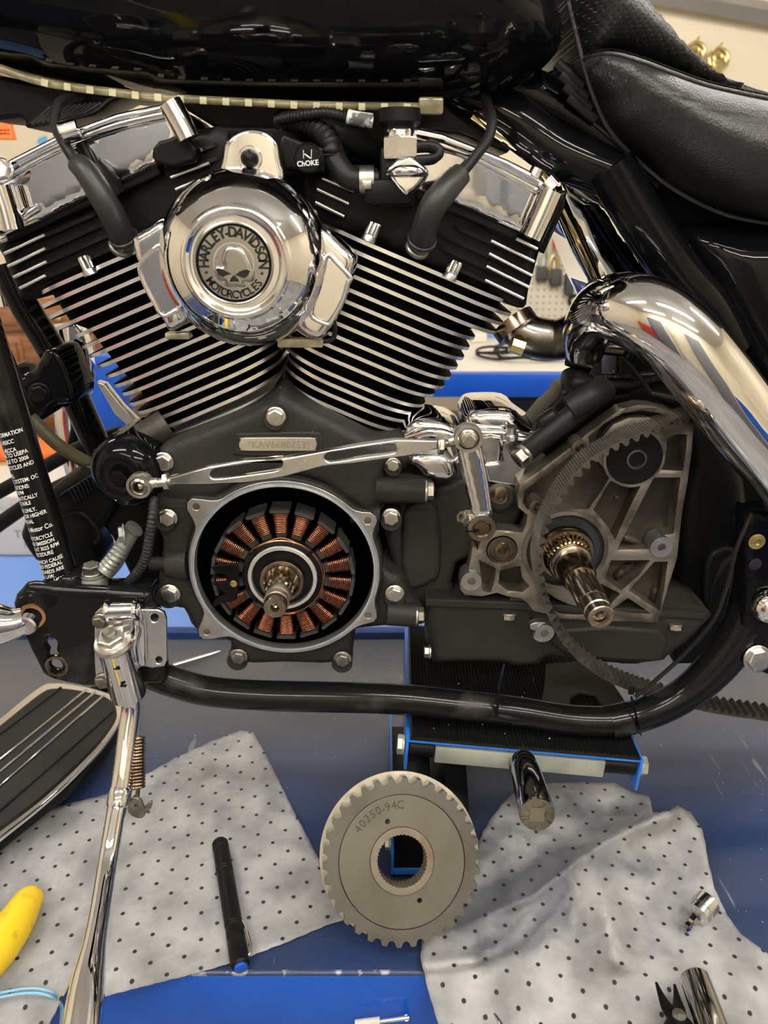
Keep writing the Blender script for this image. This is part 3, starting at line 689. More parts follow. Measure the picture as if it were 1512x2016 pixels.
def hR(u, v):
    h = ridge(u, v, [(1300, 1600), (1200, 1650), (1110, 1700), (1020, 1760)], 34, .020)
    h += ridge(u, v, [(1060, 1790), (1000, 1850), (930, 1890), (840, 1905)], 16, .008)
    h += ridge(u, v, [(1130, 1745), (1195, 1800), (1225, 1900), (1245, 2030)], 34, .014)
    h += ridge(u, v, [(1120, 1720), (1140, 1760), (1125, 1800)], 10, .006)
    h += ridge(u, v, [(1290, 1615), (1330, 1600), (1370, 1640), (1395, 1720)], 26, .014)
    h += ridge(u, v, [(1080, 1560), (1200, 1560), (1270, 1580)], 20, .010)+ridge(u, v, [(1070, 1640), (1120, 1680)], 14, .008)
    h += crease(u, v, [(1310, 1600), (1220, 1640), (1130, 1700), (1050, 1765), (960, 1800)], 50, .022, -1)
    h += crease(u, v, [(1085, 1790), (1020, 1860), (930, 1900), (840, 1912)], 26, .011, 1)+crease(u, v, [(1185, 1750), (1200, 1830), (1225, 1930), (1240, 2030)], 60, .020, 1)
    h += crease(u, v, [(1010, 1640), (1070, 1690), (1130, 1700)], 22, .010, -1)+crease(u, v, [(1290, 1700), (1340, 1760), (1400, 1830)], 40, .007, 1)
    h += ridge(u, v, [(1190, 1690), (1240, 1720), (1290, 1730)], 12, .005)+ridge(u, v, [(960, 1690), (1010, 1640)], 18, .004)
    return h
def oR(u, v):
    o = ridge(u, v, [(905, 1800), (960, 1790), (1010, 1760), (1080, 1730)], 48, 1)+ridge(u, v, [(960, 1880), (1060, 1840), (1100, 1800)], 34, .75)+ridge(u, v, [(1080, 1690), (1180, 1690), (1270, 1720)], 34, .55)
    o += ridge(u, v, [(1120, 1590), (1200, 1620), (1260, 1590)], 42, .5)
    return min(o, 1)
pad('absorbent_pad', [(950, 1636), (975, 1600), (1007, 1561), (1040, 1552), (1078, 1542), (1150, 1540), (1210, 1541), (1242, 1558), (1278, 1568), (1285, 1599), (1318, 1596), (1332, 1585), (1360, 1599), (1384, 1636), (1395, 1698),
     (1407, 1749), (1431, 1801), (1459, 1839), (1530, 1890), (1560, 2060), (870, 2040), (842, 1947), (828, 1886), (832, 1830), (900, 1740), (935, 1680)],
    hR, oR, 'crumpled grey dotted absorbent pad with dark oil stains at lower right')
# ================= SCISSOR JACK =================
FL = PZ(808, 1451, .166); FR = PZ(1262, 1491, .151)
jx = (FR-FL).normalized(); jy = V((0.02, 1, 0)).normalized(); jz = jx.cross(jy).normalized(); jw = (FR-FL).length; JLEN = .235
def J(a, b, c): return FL+jx*(a*jw)+jy*b+jz*c
jk = thing('scissor_jack', 'blue scissor jack with black ribbed rubber top under the engine', 'jack', (J(.5, .1, 0).x, J(.5, .1, 0).y, .001))
vs = []; fs = []; NT = 62; prof = []
for i in range(NT): prof += [(i/NT, -.001), ((i+.5)/NT, .0022)]
prof.append((1, -.001)); prof = prof+[(1, -.004), (0, -.004)]
for b in (0, JLEN):
    for a, c in prof: vs.append(J(a, b, c))
n = len(prof)
for i in range(n): fs.append((i, (i+1) % n, n+(i+1) % n, n+i))
fs.append(tuple(range(n))); fs.append(tuple(range(n, 2*n)))
mk('ribbed_rubber_pad', vs, fs, RUB, jk, ang=20)
def jbox(name, a0, a1, b0, b1, c0, c1, m, par=None, bev=.0006):
    R = Matrix((jx, jy, jz)).transposed(); c = J((a0+a1)/2, (b0+b1)/2, (c0+c1)/2)
    return box(name, c, ((a1-a0)*jw, b1-b0, c1-c0), m, par or jk, bev, rot=R)
jbox('top_plate', -.005, 1.005, .0, JLEN, -.0072, -.0042, JBLUE)
jbox('side_flange', -.017, -.004, .0, JLEN, -.044, -.0045, JBLUE); jbox('side_flange', 1.004, 1.017, .0, JLEN, -.044, -.0045, JBLUE)
tube('pivot_roller', [J(.004, .012, -.020), J(.11, .012, -.020)], .0105, SATIN, jk, n=20); tube('pivot_roller', [J(.86, .012, -.020), J(.996, .012, -.020)], .0105, SATIN, jk, n=20)
jbox('cross_bar', .115, .858, .0, .024, -.031, -.0105, PALE, bev=.0015)
for a, s in ((-.02, -1), (1.02, 1)): hexbolt(J(a, .012, -.020), jx*s, .0105, PALE, jk, h=.008, flange=1.0)
zj = .012
base = thing
def wb(name, a, b, m, bev=.001): return boxb(name, a, b, m, jk, bev)
cxj = (FL.x+FR.x)/2
bx0, bx1, by0 = PZ(770, 1730, 0).x, PZ(925, 1730, 0).x, PZ(800, 1728, 0).y
wb('base_channel', (bx0, by0, .001), (bx1, by0+.26, .004), SATIN)
wb('base_flange', (bx0, by0, .004), (bx0+.003, by0+.26, .036), JBLUE); wb('base_flange', (bx1-.003, by0, .004), (bx1, by0+.26, .036), JBLUE)
wb('base_front_lip', (bx0+.003, by0, .004), (bx1-.003, by0+.003, .012), JBLUE)
hexbolt((bx0, by0+.02, .03), (-1, 0, 0), .008, PALE, jk, h=.007)
for xx in (FL.x+.014, bx1-.009):
    for (y0, z0, y1, z1) in [(FL.y+.03, .138, FL.y+.19, .03), (FL.y+.19, .138, FL.y+.02, .03)]:
        tube('scissor_arm', [(xx, y0, z0), (xx, y1, z1)], .013, SATIN, jk, n=4, smooth_pts=False, sq=.35)
tube('lead_screw', [J(.5, .0, -.021), J(.5, .20, -.024)], .006, STEEL, jk, n=12)
lathe('drive_collar', [(.0125, 0), (.0125, .006), (.011, .008), (0, .008)], J(.49, .0, -.021), -jy, STEEL, jk, n=24)
cv = []; cf = []
for k in range(26):
    q = J(random.uniform(.05, .9), random.uniform(.005, .16), .0028); s = random.uniform(.0005, .0012); n_ = len(cv)
    cv += [q+V((s, 0, 0)), q+V((-s, s*.6, 0)), q+V((-s*.5, -s, 0)), q+V((0, 0, s))]; cf += [(n_, n_+1, n_+3), (n_+1, n_+2, n_+3), (n_+2, n_, n_+3), (n_, n_+1, n_+2)]
cr_ = mk('debris_crumbs', cv, cf, WHITE, jk, smooth=False); cr_['kind'] = 'stuff'
s0 = P(1030, 1500, FL.y-.030); s1 = P(1058, 1604, -.168)
dsk = thing('deep_socket', 'long chrome deep socket fitted on the drive of the blue jack', 'socket', tuple((s0+s1)/2))
ax = (s1-s0); L_ = ax.length; ax.normalize()
lathe('socket_body', [(.0128, 0), (.0135, .004), (.0135, .010), (.0128, .012), (.0135, .014), (.0152, L_*.25), (.0158, L_-.002), (.0148, L_), (.0078, L_)], s0, ax, SKINT, dsk, n=40)
x_, y_, _ = frame(ax)
def sqh(name, c, ax_, r, dep, par):
    x, y, a = frame(ax_); q = [V(c)+x*(i*r)+y*(j*r) for i, j in ((-1, -1), (1, -1), (1, 1), (-1, 1))]; vs = [p+a*.0003 for p in q]+[p-a*dep for p in q]
    vs2 = [V(c)+a*.0003+x*cos(t)*.0082+y*sin(t)*.0082 for t in [radians(225), radians(315), radians(45), radians(135)]]
    return mk(name, vs+[], [(0, 1, 5, 4), (1, 2, 6, 5), (2, 3, 7, 6), (3, 0, 4, 7), (4, 5, 6, 7)], DARKH, par, smooth=False)
x1, y1, a1 = frame(ax)
# end face as a ring with a square drive hole
vsr = [s1+x1*cos(k*pi/16)*.0148+y1*sin(k*pi/16)*.0148 for k in range(32)]; sqv = []
for k in range(32):
    t = k*pi/16; m_ = max(abs(cos(t)), abs(sin(t))); sqv.append(s1+x1*cos(t)/m_*.0063+y1*sin(t)/m_*.0063)
deep = [p-a1*.010 for p in sqv]
mk('drive_end', vsr+sqv+deep, [(k, (k+1) % 32, 32+(k+1) % 32, 32+k) for k in range(32)]+[(32+k, 32+(k+1) % 32, 64+(k+1) % 32, 64+k) for k in range(32)]+[tuple(range(64, 96))], [SKINT, DARKH], dsk, ang=30, mi=[0]*32+[1]*33, label='square drive end')
# ================= PULLEY =================
pl = thing('belt_pulley', 'large toothed steel belt pulley leaning upright against the blue jack', 'pulley', (0, 0, 0))
NTH = 34; RT = .0785
def gear(R, dep=.0056, rv=.0040):
    o = []
    for k in range(NTH):
        a = 2*pi*k/NTH; pa = 2*pi/NTH; hw = rv/R
        # tip then U-shaped valley
        o += [(R*cos(a-pa/2+hw*1.25), R*sin(a-pa/2+hw*1.25)), (R*cos(a+pa/2-hw*1.25), R*sin(a+pa/2-hw*1.25))]
        am = a+pa/2
        for j in range(7):
            t = pi*j/6; rr = R-dep*.28-(dep-dep*.28)*sin(t); o.append((rr*cos(am-hw*cos(t)), rr*sin(am-hw*cos(t))))
    return o
me = curve_mesh([gear(RT), circ((0, 0), .0628, 96)], .030, .0003, 1)
M_ = Matrix(((1, 0, 0, 0), (0, 0, -1, .015), (0, 1, 0, 0), (0, 0, 0, 1))); me.transform(M_); o = mkme('toothed_rim', me, PULLEY, pl)
me2 = o.data; me2.materials.append(PULW)
for p in me2.polygons:
    if abs(p.normal.y) < .6: p.material_index = 1
wplate('web', [circ((0, 0), .0622, 96), circ((0, 0), .0318, 60), circ((-.0125, .0375), .0024, 16), circ((.0155, -.0375), .0024, 16)], .0010, .016, WEBM, pl, .0004)
sp = [((.0238+(.0011 if k % 2 else 0))*cos(2*pi*k/84), (.0238+(.0011 if k % 2 else 0))*sin(2*pi*k/84)) for k in range(84)]
wplate('splined_hub', [circ((0, 0), .0316, 60), sp], -.0006, .026, TAN, pl, .0006, label='rust tinged splined hub ring')
ringlathe('rear_flange', [(.0815, .028), (.0815, .031), (.060, .031), (.060, .0275)], (0, 0, 0), (0, 1, 0), PULW, pl, n=96)
arc_text('stamped_number', '40250-94C', 0, 0, .0008, .0490, radians(146), radians(85), .0115, .00035, mat('stamp', (.050, .046, .037), .3, .55), pl, sx=.95)
B = PZ(800, 1866, .0225)
el = radians(33); yw = radians(5)
Rm = Matrix.Rotation(yw, 3, 'Z') @ Matrix.Rotation(-el, 3, 'X')
cen = B+Rm @ V((0, 0, RT)); 
pl.rotation_euler = Rm.to_euler(); pl.location = cen
# ================= SMALL TOOLS =================
# penlight
a = PZ(433, 1660, .0105); b = PZ(474, 1904, .0105); a.z = .0118; b.z = .0108
t = thing('penlight', 'black aluminium penlight with a blue tail button on the left pad', 'torch', (*((a+b)/2).xy, .002))
ax = (b-a); L_ = ax.length; ax.normalize(); r = .0092
pr = [(0, -.001), (r*.8, -.001), (r, .002), (r, .010), (r*.93, .011), (r*.93, .012), (r, .013), (r, .040), (r*.92, .041), (r*.92, .0425), (r, .0435), (r*.92, .0445), (r*.92, .046), (r, .047), (r, L_*.70), (r*.92, L_*.705), (r, L_*.715), (r*.92, L_*.72), (r, L_*.73), (r, L_*.80), (r*.92, L_*.81), (r*1.02, L_*.82), (r*1.04, L_-.012), (r*1.0, L_-.002), (r*.85, L_)]
lathe('torch_body', pr, a, ax, SATIN, t, n=28)
lathe('tail_button', [(r*.72, 0), (r*.72, .0015), (r*.6, .0025), (0, .003)], b, ax, BLUE, t, n=20, label='blue tail button')
sd_ = V((1, -.05, .25)).normalized()
tube('pocket_clip', [a+ax*L_*.93+sd_*r, a+ax*L_*.90+sd_*(r+.004), a+ax*L_*.80+sd_*(r+.0045), a+ax*L_*.68+sd_*(r+.0005)], .0013, CHROME2, t, n=8)
# yellow tool handle
pts = [PZ(-150, 1990, .022), PZ(-40, 1900, .022), PZ(15, 1838, .021), PZ(48, 1785, .019), PZ(60, 1762, .018)]
t = thing('yellow_tool', 'tool with a chunky yellow plastic handle at the lower left edge', 'tool', (*pts[2].xy, .002))
tube('handle', pts+[PZ(66, 1748, .017)], [.020, .0225, .0205, .0165, .013, .004], YELLOW, t, n=20, sm=8, sq=.85)
tube('blade', [pts[0]+V((-.10, -.08, 0)), pts[0]], .008, CHROME2, t, n=12)
# light blue wire loop hanging over the edge
t = thing('blue_wire', 'thin light blue wire loop hanging over the lift edge at lower left', 'wire', (*PZ(60, 1950, .006).xy, .004))
for dv in (0, 9):
    tube('wire_strand', [PZ(-60, 1972+dv, .006), PZ(0, 1955+dv, .007), PZ(60, 1946+dv, .007), PZ(100, 1953+dv, .006), P(118, 1972+dv*.6, YN-.016), P(125-dv*.5, 2000, YN-.018), P(120-dv*.5, 2060, YN-.018)], .0013, LTBLUE, t, n=8)
# hex bit socket
a = PZ(1390, 1779, .024); b = PZ(1343, 1837, .016); ax = (b-a); L_ = ax.length; ax.normalize()
t = thing('bit_socket', 'short chrome bit socket lying on the crumpled right pad', 'socket', (*((a+b)/2).xy, .006))
lathe('socket_body', [(0, .0), (.0065, 0), (.0125, .0004), (.0128, .003), (.0128, .013), (.0118, .0135), (.0118, .0145), (.0126, .015), (.0126, .021), (.0090, .0225), (.0060, .0235), (0, .0235)], a-ax*.004, ax, CHROME2, t, n=32)
lathe('hex_bit', [(.0052, .023), (.0052, .032), (.0040, .033), (.0030, .034), (.0044, .037), (.0046, .040), (.0030, .044), (0, .0445)], a-ax*.004, ax, SKINT, t, n=6, ang=20)
# deep black socket lower right
a = PZ(1366, 1922, .022); b = PZ(1412, 2050, .020); ax = (b-a); ax.normalize()
t = thing('long_socket', 'dark chrome long socket lying at the lower right corner', 'socket', (*a.xy, .006))
lathe('socket_body', [(.0085, .002), (.009, 0), (.0125, 0), (.0135, .0015), (.0140, .020), (.0140, .095), (.0120, .10), (0, .10)], a, ax, SKINT, t, n=32)
lathe('socket_mouth', [(.0088, 0.001), (.0080, .016), (0, .016)], a, ax, DARKH, t, n=6)
# snap ring pliers
t = thing('snap_ring_pliers', 'black snap ring pliers with two prong tips, lower right', 'pliers', (*PZ(1340, 1980, .01).xy, .006))
tube('jaw', [PZ(1292, 1934, .012), PZ(1303, 1962, .013), PZ(1318, 1990, .014), PZ(1346, 2020, .014), PZ(1370, 2060, .014)], [.0012, .0035, .0065, .009, .009], SATIN, t, n=10, sq=.6)
tube('jaw', [PZ(1328, 1938, .013), PZ(1333, 1965, .013), PZ(1336, 1990, .014), PZ(1330, 2020, .014), PZ(1310, 2060, .014)], [.0012, .0034, .0065, .009, .009], SATIN, t, n=10, sq=.6)
lathe('pivot_rivet', [(.006, 0), (.006, .004), (0, .005)], PZ(1336, 2003, .017), (0, 0, 1), ZINCD, t, n=20)
tag(tube('steel_pick', [PZ(973, 1996, .006), PZ(984, 2014, .006), PZ(1000, 2050, .006)], [.0012, .0024, .0026], CHROME2, None, n=10), 'thin steel pick on the right pad at the bottom edge', 'pick')
# thin chrome strip on the table behind
a = PZ(434, 1281, .005); b = PZ(332, 1312, .009)
t = thing('slim_chrome_tool', 'slim pointed chrome tool lying on the table behind the lower frame tube', 'tool', tuple((a+b)/2))
tube('shaft', [a, a.lerp(b, .4), b, b+(b-a)*.6], [.0006, .004, .0055, .0055], CHROME, t, n=8, sq=.5)
tube('grip', [b+(b-a)*.5+V((0, 0, .001)), b+(b-a)*1.4+V((0, 0, -.004))], .008, SATIN, t, n=12)
# footboard lying on the lift, left
zf = .050
def fpl(name, pts, z0, th, m, par, bev=.002, sm=4, hole=None):
    q = [PZ(a, b, z0) for a, b in pts]; q = [(p.x, p.y) for p in q]
    if sm: q = cr(q, sm, True)
    me = curve_mesh([q]+([[tuple(PZ(a, b, z0).xy) for a, b in hole]] if hole else []), th, bev, 3); me.transform(Matrix.Translation((0, 0, z0-th/2))); return mkme(name, me, m, par)
fo_ = [(-40, 1440), (0, 1413), (76, 1353), (106, 1344), (150, 1348), (205, 1361), (231, 1376), (240, 1396), (235, 1420), (205, 1466), (149, 1524), (83, 1584), (0, 1650), (-60, 1700), (-260, 1880), (-420, 1760), (-300, 1640)]
fb = thing('rider_footboard', 'black ribbed rider footboard with chrome edges resting on the lift', 'footboard', (*PZ(80, 1480, .02).xy, .001))
fpl('base_tray', [(a+(-6 if a < 100 else 2), b+6) for a, b in fo_], zf-.008, .018, GLOSS, fb, .004)
fpl('chrome_trim', fo_, zf-.003, .006, CHROME, fb, .002)
inn = [(-40, 1456), (0, 1428), (78, 1366), (108, 1355), (150, 1358), (200, 1369), (222, 1382), (229, 1398), (224, 1418), (195, 1458), (140, 1514), (74, 1573), (-10, 1636), (-65, 1680), (-250, 1850), (-400, 1750), (-300, 1652)]
fpl('rubber_mat', inn, zf, .004, RUB, fb, .001)
for (u0, v0, u1, v1) in [(170, 1358, -40, 1527), (188, 1362, -40, 1552), (205, 1368, -40, 1582)]:
    a, b = PZ(u0, v0, zf+.001), PZ(u1, v1, zf+.001); d = (b-a); tube('chrome_rib', [a, a+d, a+d*1.8], .0016, CHROME, fb, n=8)
for (u0, v0, u1, v1) in [(120, 1354, -60, 1490), (222, 1400, -30, 1622)]:
    a, b = PZ(u0, v0, zf+.0005), PZ(u1, v1, zf+.0005); tube('rubber_rib', [a, b, b+(b-a)*.7], .0022, RUB, fb, n=8)
for (u, v) in [(60, 1440), (-150, 1640)]:
    c = PZ(u, v, .0); boxb('mounting_foot', (c.x-.02, c.y-.02, .0028), (c.x+.02, c.y+.02, .034), SATIN, fb, .003)
# ================= MOTORCYCLE =================
BK = thing('motorcycle', 'black and chrome V-twin motorcycle on the lift with its primary side stripped open', 'motorcycle', (P(750, 1400, .13).x, .13, .001))
# ---------- cylinders ----------
def fin_plate(name, A, B, axis, yf, yb, rc, th, m, par, back=None):
    """rounded rectangular plate between A and B (world, XZ of the front line), thickness th along axis"""
    d = (B-A); Lw = d.length; d.normalize(); o = []
    r = min(rc, Lw*.45)
    for k in range(9): t = pi/2*k/8; o.append((r-r*sin(t)*1.0, yf+r-r*cos(t)) if False else (r-r*cos(pi/2-t), yf+r-r*sin(pi/2-t)))
    pts = []
    for k in range(9):
        t = pi/2*k/8; pts.append((r-r*cos(t), yf+r-r*sin(t)))
    for k in range(9):
        t = pi/2*k/8; pts.append((Lw-r+r*sin(t), yf+r-r*cos(t)))
    r2 = r*.8
    for k in range(5):
        t = pi/2*k/4; pts.append((Lw-r2+r2*cos(t), yb-r2+r2*sin(t)))
    for k in range(5):
        t = pi/2*k/4; pts.append((r2-r2*sin(t), yb-r2+r2*cos(t)))
    n = len(pts); vs = []; fs = []; mi = []
    for s in (-.5, .5):
        for a, y in pts: vs.append((A.x+d.x*a+axis.x*th*s, y, A.z+d.z*a+axis.z*th*s))
    for i in range(n): fs.append((i, (i+1) % n, n+(i+1) % n, n+i)); mi.append(0)
    fs.append(tuple(range(n))); mi.append(1); fs.append(tuple(range(n, 2*n))); mi.append(1)
    return mk(name, vs, fs, m, par, ang=30, mi=mi)
def barrel(nm, label, outer, lens, slope, sgn, baseband, ncore):
    YFb, YB_, RC = .028, .20, .050
    YM = YFb+.026
    ends = []
    for (u, v), L in zip(outer, lens):
        A = P(u, v, YM); B = P(u-sgn*L, v-slope*L, YM); ends.append((A, B) if sgn < 0 else (B, A))
    axis = (P(*ncore[0], YM)-P(*ncore[1], YM)); axis.y = 0; axis.normalize()
    # inner black wall as the part itself, fins are its pieces
    A0, B0 = ends[0]; A1, B1 = ends[-1]
    def ins(A, B, q): d = (B-A).normalized(); return A+d*q, B-d*q
    vs = []; fs = []; rows = []
    for A, B in ends:
        a, b = ins(A, B, .015); row = []
        Lw = (b-a).length; d = (b-a).normalized(); r = .04
        for k in range(7): t = pi/2*k/6; row.append((a.x+d.x*(r-r*cos(t)), YFb+.015+r-r*sin(t), a.z+d.z*(r-r*cos(t))))
        for k in range(7): t = pi/2*k/6; row.append((a.x+d.x*(Lw-r+r*sin(t)), YFb+.015+r-r*cos(t), a.z+d.z*(Lw-r+r*sin(t))))
        row.append((b.x, YB_-.015, b.z)); row.append((a.x, YB_-.015, a.z)); rows.append(row)
    n = len(rows[0])
    for r_ in rows: vs += r_
    for i in range(len(rows)-1):
        for k in range(n): fs.append((i*n+k, i*n+(k+1) % n, (i+1)*n+(k+1) % n, (i+1)*n+k))
    fs.append(tuple(range(n))); fs.append(tuple(range((len(rows)-1)*n, len(rows)*n)))
    cyl = mk(nm, vs, fs, FINB, BK, label=label)
    for i, (A, B) in enumerate(ends):
        fin_plate('cooling_fin', A, B, axis, YFb, YB_, RC if i > 3 else .055, .0034, [MACH, FINB], cyl)
    # machined base band
    (u0, v0, u1, v1, h) = baseband
    A = P(u0, v0, YM); B = P(u1, v1, YM); fin_plate('base_band', A, B, axis, YFb+.001, YB_, .05, h, [MACH, MACH], cyl)
    return cyl, axis, ends
rear_out = [(1026, 606), (1013, 625), (997, 643), (984, 661), (939, 671), (928, 691), (917, 711), (904, 730), (891, 750), (878, 768), (858, 784), (838, 804), (824, 818), (813, 834), (802, 852)]
rear_len = [396, 396, 392, 390, 360, 352, 344, 336, 328, 318, 300, 281, 262, 256, 248]
RC_, RAX, REND = barrel('rear_cylinder', 'rear cylinder leaning to the right', rear_out, rear_len, .425, 1, (556, 776, 764, 868, .0088), ((700, 480), (622, 670)))
front_out = [(55, 590), (69, 611), (83, 632), (98, 654), (137, 668), (152, 689), (165, 707), (182, 727), (198, 747), (215, 765), (231, 781), (246, 801), (263, 817), (278, 833), (294, 849)]
front_len = [396, 396, 394, 392, 374, 366, 358, 348, 338, 326, 314, 298, 284, 270, 256]
FC_, FAX, FEND = barrel('front_cylinder', 'front cylinder leaning to the left', front_out, front_len, .43, -1, (309, 870, 551, 769, .0088), ((400, 480), (480, 670)))
# machined inner skirt seen beside the lower left fins
plate('cylinder_skirt', [[(190, 752), (205, 756), (240, 800), (278, 838), (262, 850), (225, 815)]], .10, .012, MACH, BK, .001)
# ---------- heads ----------
def head(nm, label, out, Y, fins, fm, full):
    hd = puff(nm, out, Y, .006, .004, .17, SATIN, BK, label=label, sp=.008, sm=3)
    for (u0, v0, u1, v1) in full:
        a = P(u0, v0, Y-.006); b = P(u1, v1, Y-.006); d = (b-a).normalized(); nrm = V((-d.z, 0, d.x))
        fin_plate('head_fin', a, b, nrm, Y-.010, Y+.17, .02, .0032, [SATIN, SATIN], hd)
    for (u0, v0, u1, v1) in fins:
        a = P(u0, v0, Y-.012); b = P(u1, v1, Y-.012)
        tube('polished_fin_edge', [a, b], .0015, MACH, hd, n=8, smooth_pts=False, ang=50)
    return hd
YH = .040
rh = head('rear_head', 'rear cylinder head with polished fin tips', [(606, 330), (640, 320), (740, 330), (870, 360), (990, 410), (1073, 452), (1062, 490), (1040, 570), (1030, 606), (980, 590), (880, 545), (760, 490), (630, 434), (600, 400)], YH,
     [(974, 450, 1058, 490), (967, 474, 1052, 515), (963, 499, 1048, 543), (958, 524, 1041, 565), (955, 551, 1031, 588), (634, 351, 697, 376), (624, 372, 687, 401), (621, 398, 678, 426)], None,
     [(930, 436, 1062, 494), (880, 440, 1056, 518), (850, 452, 1052, 546), (850, 478, 1044, 568), (870, 514, 1036, 592), (612, 345, 705, 382), (610, 370, 695, 405), (610, 396, 690, 432)])
fh = head('front_head', 'front cylinder head with polished fin tips', [(2, 470), (120, 415), (233, 362), (320, 290), (430, 248), (460, 300), (440, 430), (380, 470), (258, 500), (160, 545), (56, 592), (30, 560), (8, 505)], YH,
     [(1, 477, 86, 437), (8, 500, 88, 462), (16, 525, 89, 489), (27, 546, 92, 515), (39, 568, 90, 542), (325, 325, 398, 294), (336, 349, 412, 321), (346, 373, 405, 348)], None,
     [(0, 479, 190, 396), (5, 503, 210, 412), (12, 528, 215, 436), (22, 550, 225, 458), (36, 572, 250, 476), (322, 327, 440, 278), (334, 351, 445, 304), (344, 375, 440, 336)])
plate('head_casting_lip', [[(10, 455), (160, 393), (233, 360), (310, 325), (318, 343), (240, 378), (160, 412), (14, 478)]], YH-.016, .06, SATIN, fh, .002)
plate('head_casting_lip', [[(730, 352), (790, 352), (930, 412), (1023, 455), (1016, 474), (920, 432), (790, 378), (735, 372)]], YH-.016, .06, SATIN, rh, .002)
for u, v, par in ((730, 452, rh), (889, 527, rh), (175, 518, fh)):
    c = P(u, v+10, YH-.014); up = RAX if par is rh else FAX
    hexbolt(c-up*.006, up, .0058, CHROME2, par, h=.017, sides=12, flange=1.25, name='head_bolt')
# spark plugs with their leads
for (pl_, boot, wire, par, lab) in [
    (P(238, 487, .012), [(245, 470, .008), (214, 410, -.012), (172, 342, -.012), (152, 322, -.006)], [(152, 324, -.006), (128, 285, .0), (110, 250, .01), (112, 215, .02), (128, 196, .03), (160, 186, .05)], fh, 'front'),
    (P(820, 492, .012), [(830, 474, .004), (846, 420, -.018), (872, 380, -.018), (908, 342, -.008)], [(906, 346, -.008), (938, 305, .0), (962, 270, .01), (968, 235, .02), (958, 200, .04), (950, 170, .06)], rh, 'rear')]:
    hexbolt(pl_, (P(*boot[0][:2], .005)-pl_).normalized(), .0095, ZINCD, BK, h=.012, name='spark_plug', flange=1.15)
    pts = [P(*q) for q in boot]
    b = tube('plug_boot', pts, [.0102, .0108, .0098, .0084] if lab == 'front' else [.0105, .0112, .0112, .0092], BOOT, BK, n=20)
    d0 = (pts[1]-pts[0]).normalized()
    ringlathe('boot_lip', [(.0118+.0014*cos(k), .0022*sin(k)) for k in np.linspace(0, 2*pi, 8, endpoint=False)], pts[0]+d0*.001, d0, BOOT, b, n=24)
    tube('plug_lead', [P(*q) for q in wire], .0044, RUB, BK, n=14)
tube('second_plug_boot', [P(222, 386, .02), P(195, 346, .015), P(180, 322, .012)], [.013, .013, .010], SATIN, BK, n=16)
tube('second_plug_lead', [P(184, 328, .012), P(170, 300, .012), P(154, 280, .015), P(145, 262, .02)], .0042, SATIN, BK, n=12)
lathe('lead_ferrule', [(.006, 0), (.0082, .001), (.0082, .014), (.0066, .0155), (0, .0155)], P(155, 252, -.002), V((-.9, -.2, -.25)), CHROME, BK, n=24)
plate('coil_cover', [[(-40, 150), (60, 160), (150, 175), (250, 182), (215, 202), (185, 226), (120, 240), (60, 252), (46, 246), (38, 232), (-40, 232)]], .055, .06, SATIN, BK, .004, sm=2)
for k in range(11):
    a = P(62+k*10, 244-k*2.2, .052); b = P(100+k*10, 208-k*.8, .052); tube('coil_rib', [a, b], .0016, RUB, BK, n=6, smooth_pts=False)
# ---------- rocker covers ----------
frc = puff('front_rocker_cover', [(-14, 352), (0, 345), (24, 322), (110, 276), (230, 232), (325, 212), (348, 222), (376, 268), (374, 280), (312, 322), (233, 360), (161, 392), (90, 428), (30, 452), (-14, 462)], .020, .007, .004, .15, CHROME, BK, sp=.006, sm=2, label='chrome front rocker cover')
tube('cover_ledge', [P(*q) for q in [(-14, 356, .012), (24, 336, .012), (110, 291, .012), (230, 247, .012), (330, 224, .012)]], .0042, CHROME, frc, n=12)
plate('cover_cap', [[(-14, 330), (20, 312), (110, 266), (228, 222), (325, 202), (330, 218), (230, 240), (112, 284), (24, 330), (-14, 348)]], .006, .16, CHROME, frc, .003)
tube('cover_pillar', [P(334, 203, .004), P(354, 238, .004), P(372, 274, .004)], .0098, CHROME, frc, n=24)
tube('cover_pillar', [P(-2, 368, .002), P(12, 412, .002), P(22, 452, .002)], .0112, CHROME, frc, n=24)
tube('cover_tab', [P(44, 428, .012), P(76, 408, .012)], .0036, CHROME, frc, n=12)
hexbolt(P(4, 336, .0), (0, -1, .2), .008, CHROME2, frc, name='cover_bolt')
plate('cover_clamp', [[(300, 292), (312, 276), (330, 272), (352, 262), (372, 274), (388, 292), (384, 318), (340, 330), (306, 322), (298, 308)]], .012, .05, SATIN, BK, .003)
rrc = puff('rear_rocker_cover', [(790, 262), (815, 252), (870, 266), (932, 290), (1000, 318), (1046, 342), (1080, 362), (1094, 384), (1058, 470), (1023, 456), (923, 412), (850, 384), (780, 352)], .020, .007, .004, .15, CHROME, BK, sp=.006, sm=2, label='chrome rear rocker cover')
tube('cover_ledge', [P(*q) for q in [(800, 268, .012), (870, 286, .012), (940, 312, .012), (1000, 344, .012), (1064, 378, .012)]], .0036, CHROME, rrc, n=12)
plate('cover_cap', [[(790, 262), (818, 250), (870, 262), (934, 287), (1000, 314), (1040, 334), (1078, 360), (1066, 374), (1000, 340), (930, 306), (870, 282), (800, 268)]], .006, .16, CHROME, rrc, .003)
tube('cover_pillar', [P(1085, 376, .003), P(1066, 420, .003), P(1044, 468, .003)], .0108, CHROME, rrc, n=24)
tube('cover_pillar_top', [P(1072, 358, .004), P(1086, 374, .003)], .0095, CHROME, rrc, n=24)
lathe('cover_bolt', [(.0058, -.012), (.0058, 0), (.004, .0005), (0, -.002)], P(1059, 332, .012), RAX, CHROME2, rrc, n=20)
plate('rear_cover_shadow_plate', [[(1094, 380), (1118, 374), (1112, 410), (1072, 500), (1050, 480)]], .03, .12, GLOSS, BK, .003)
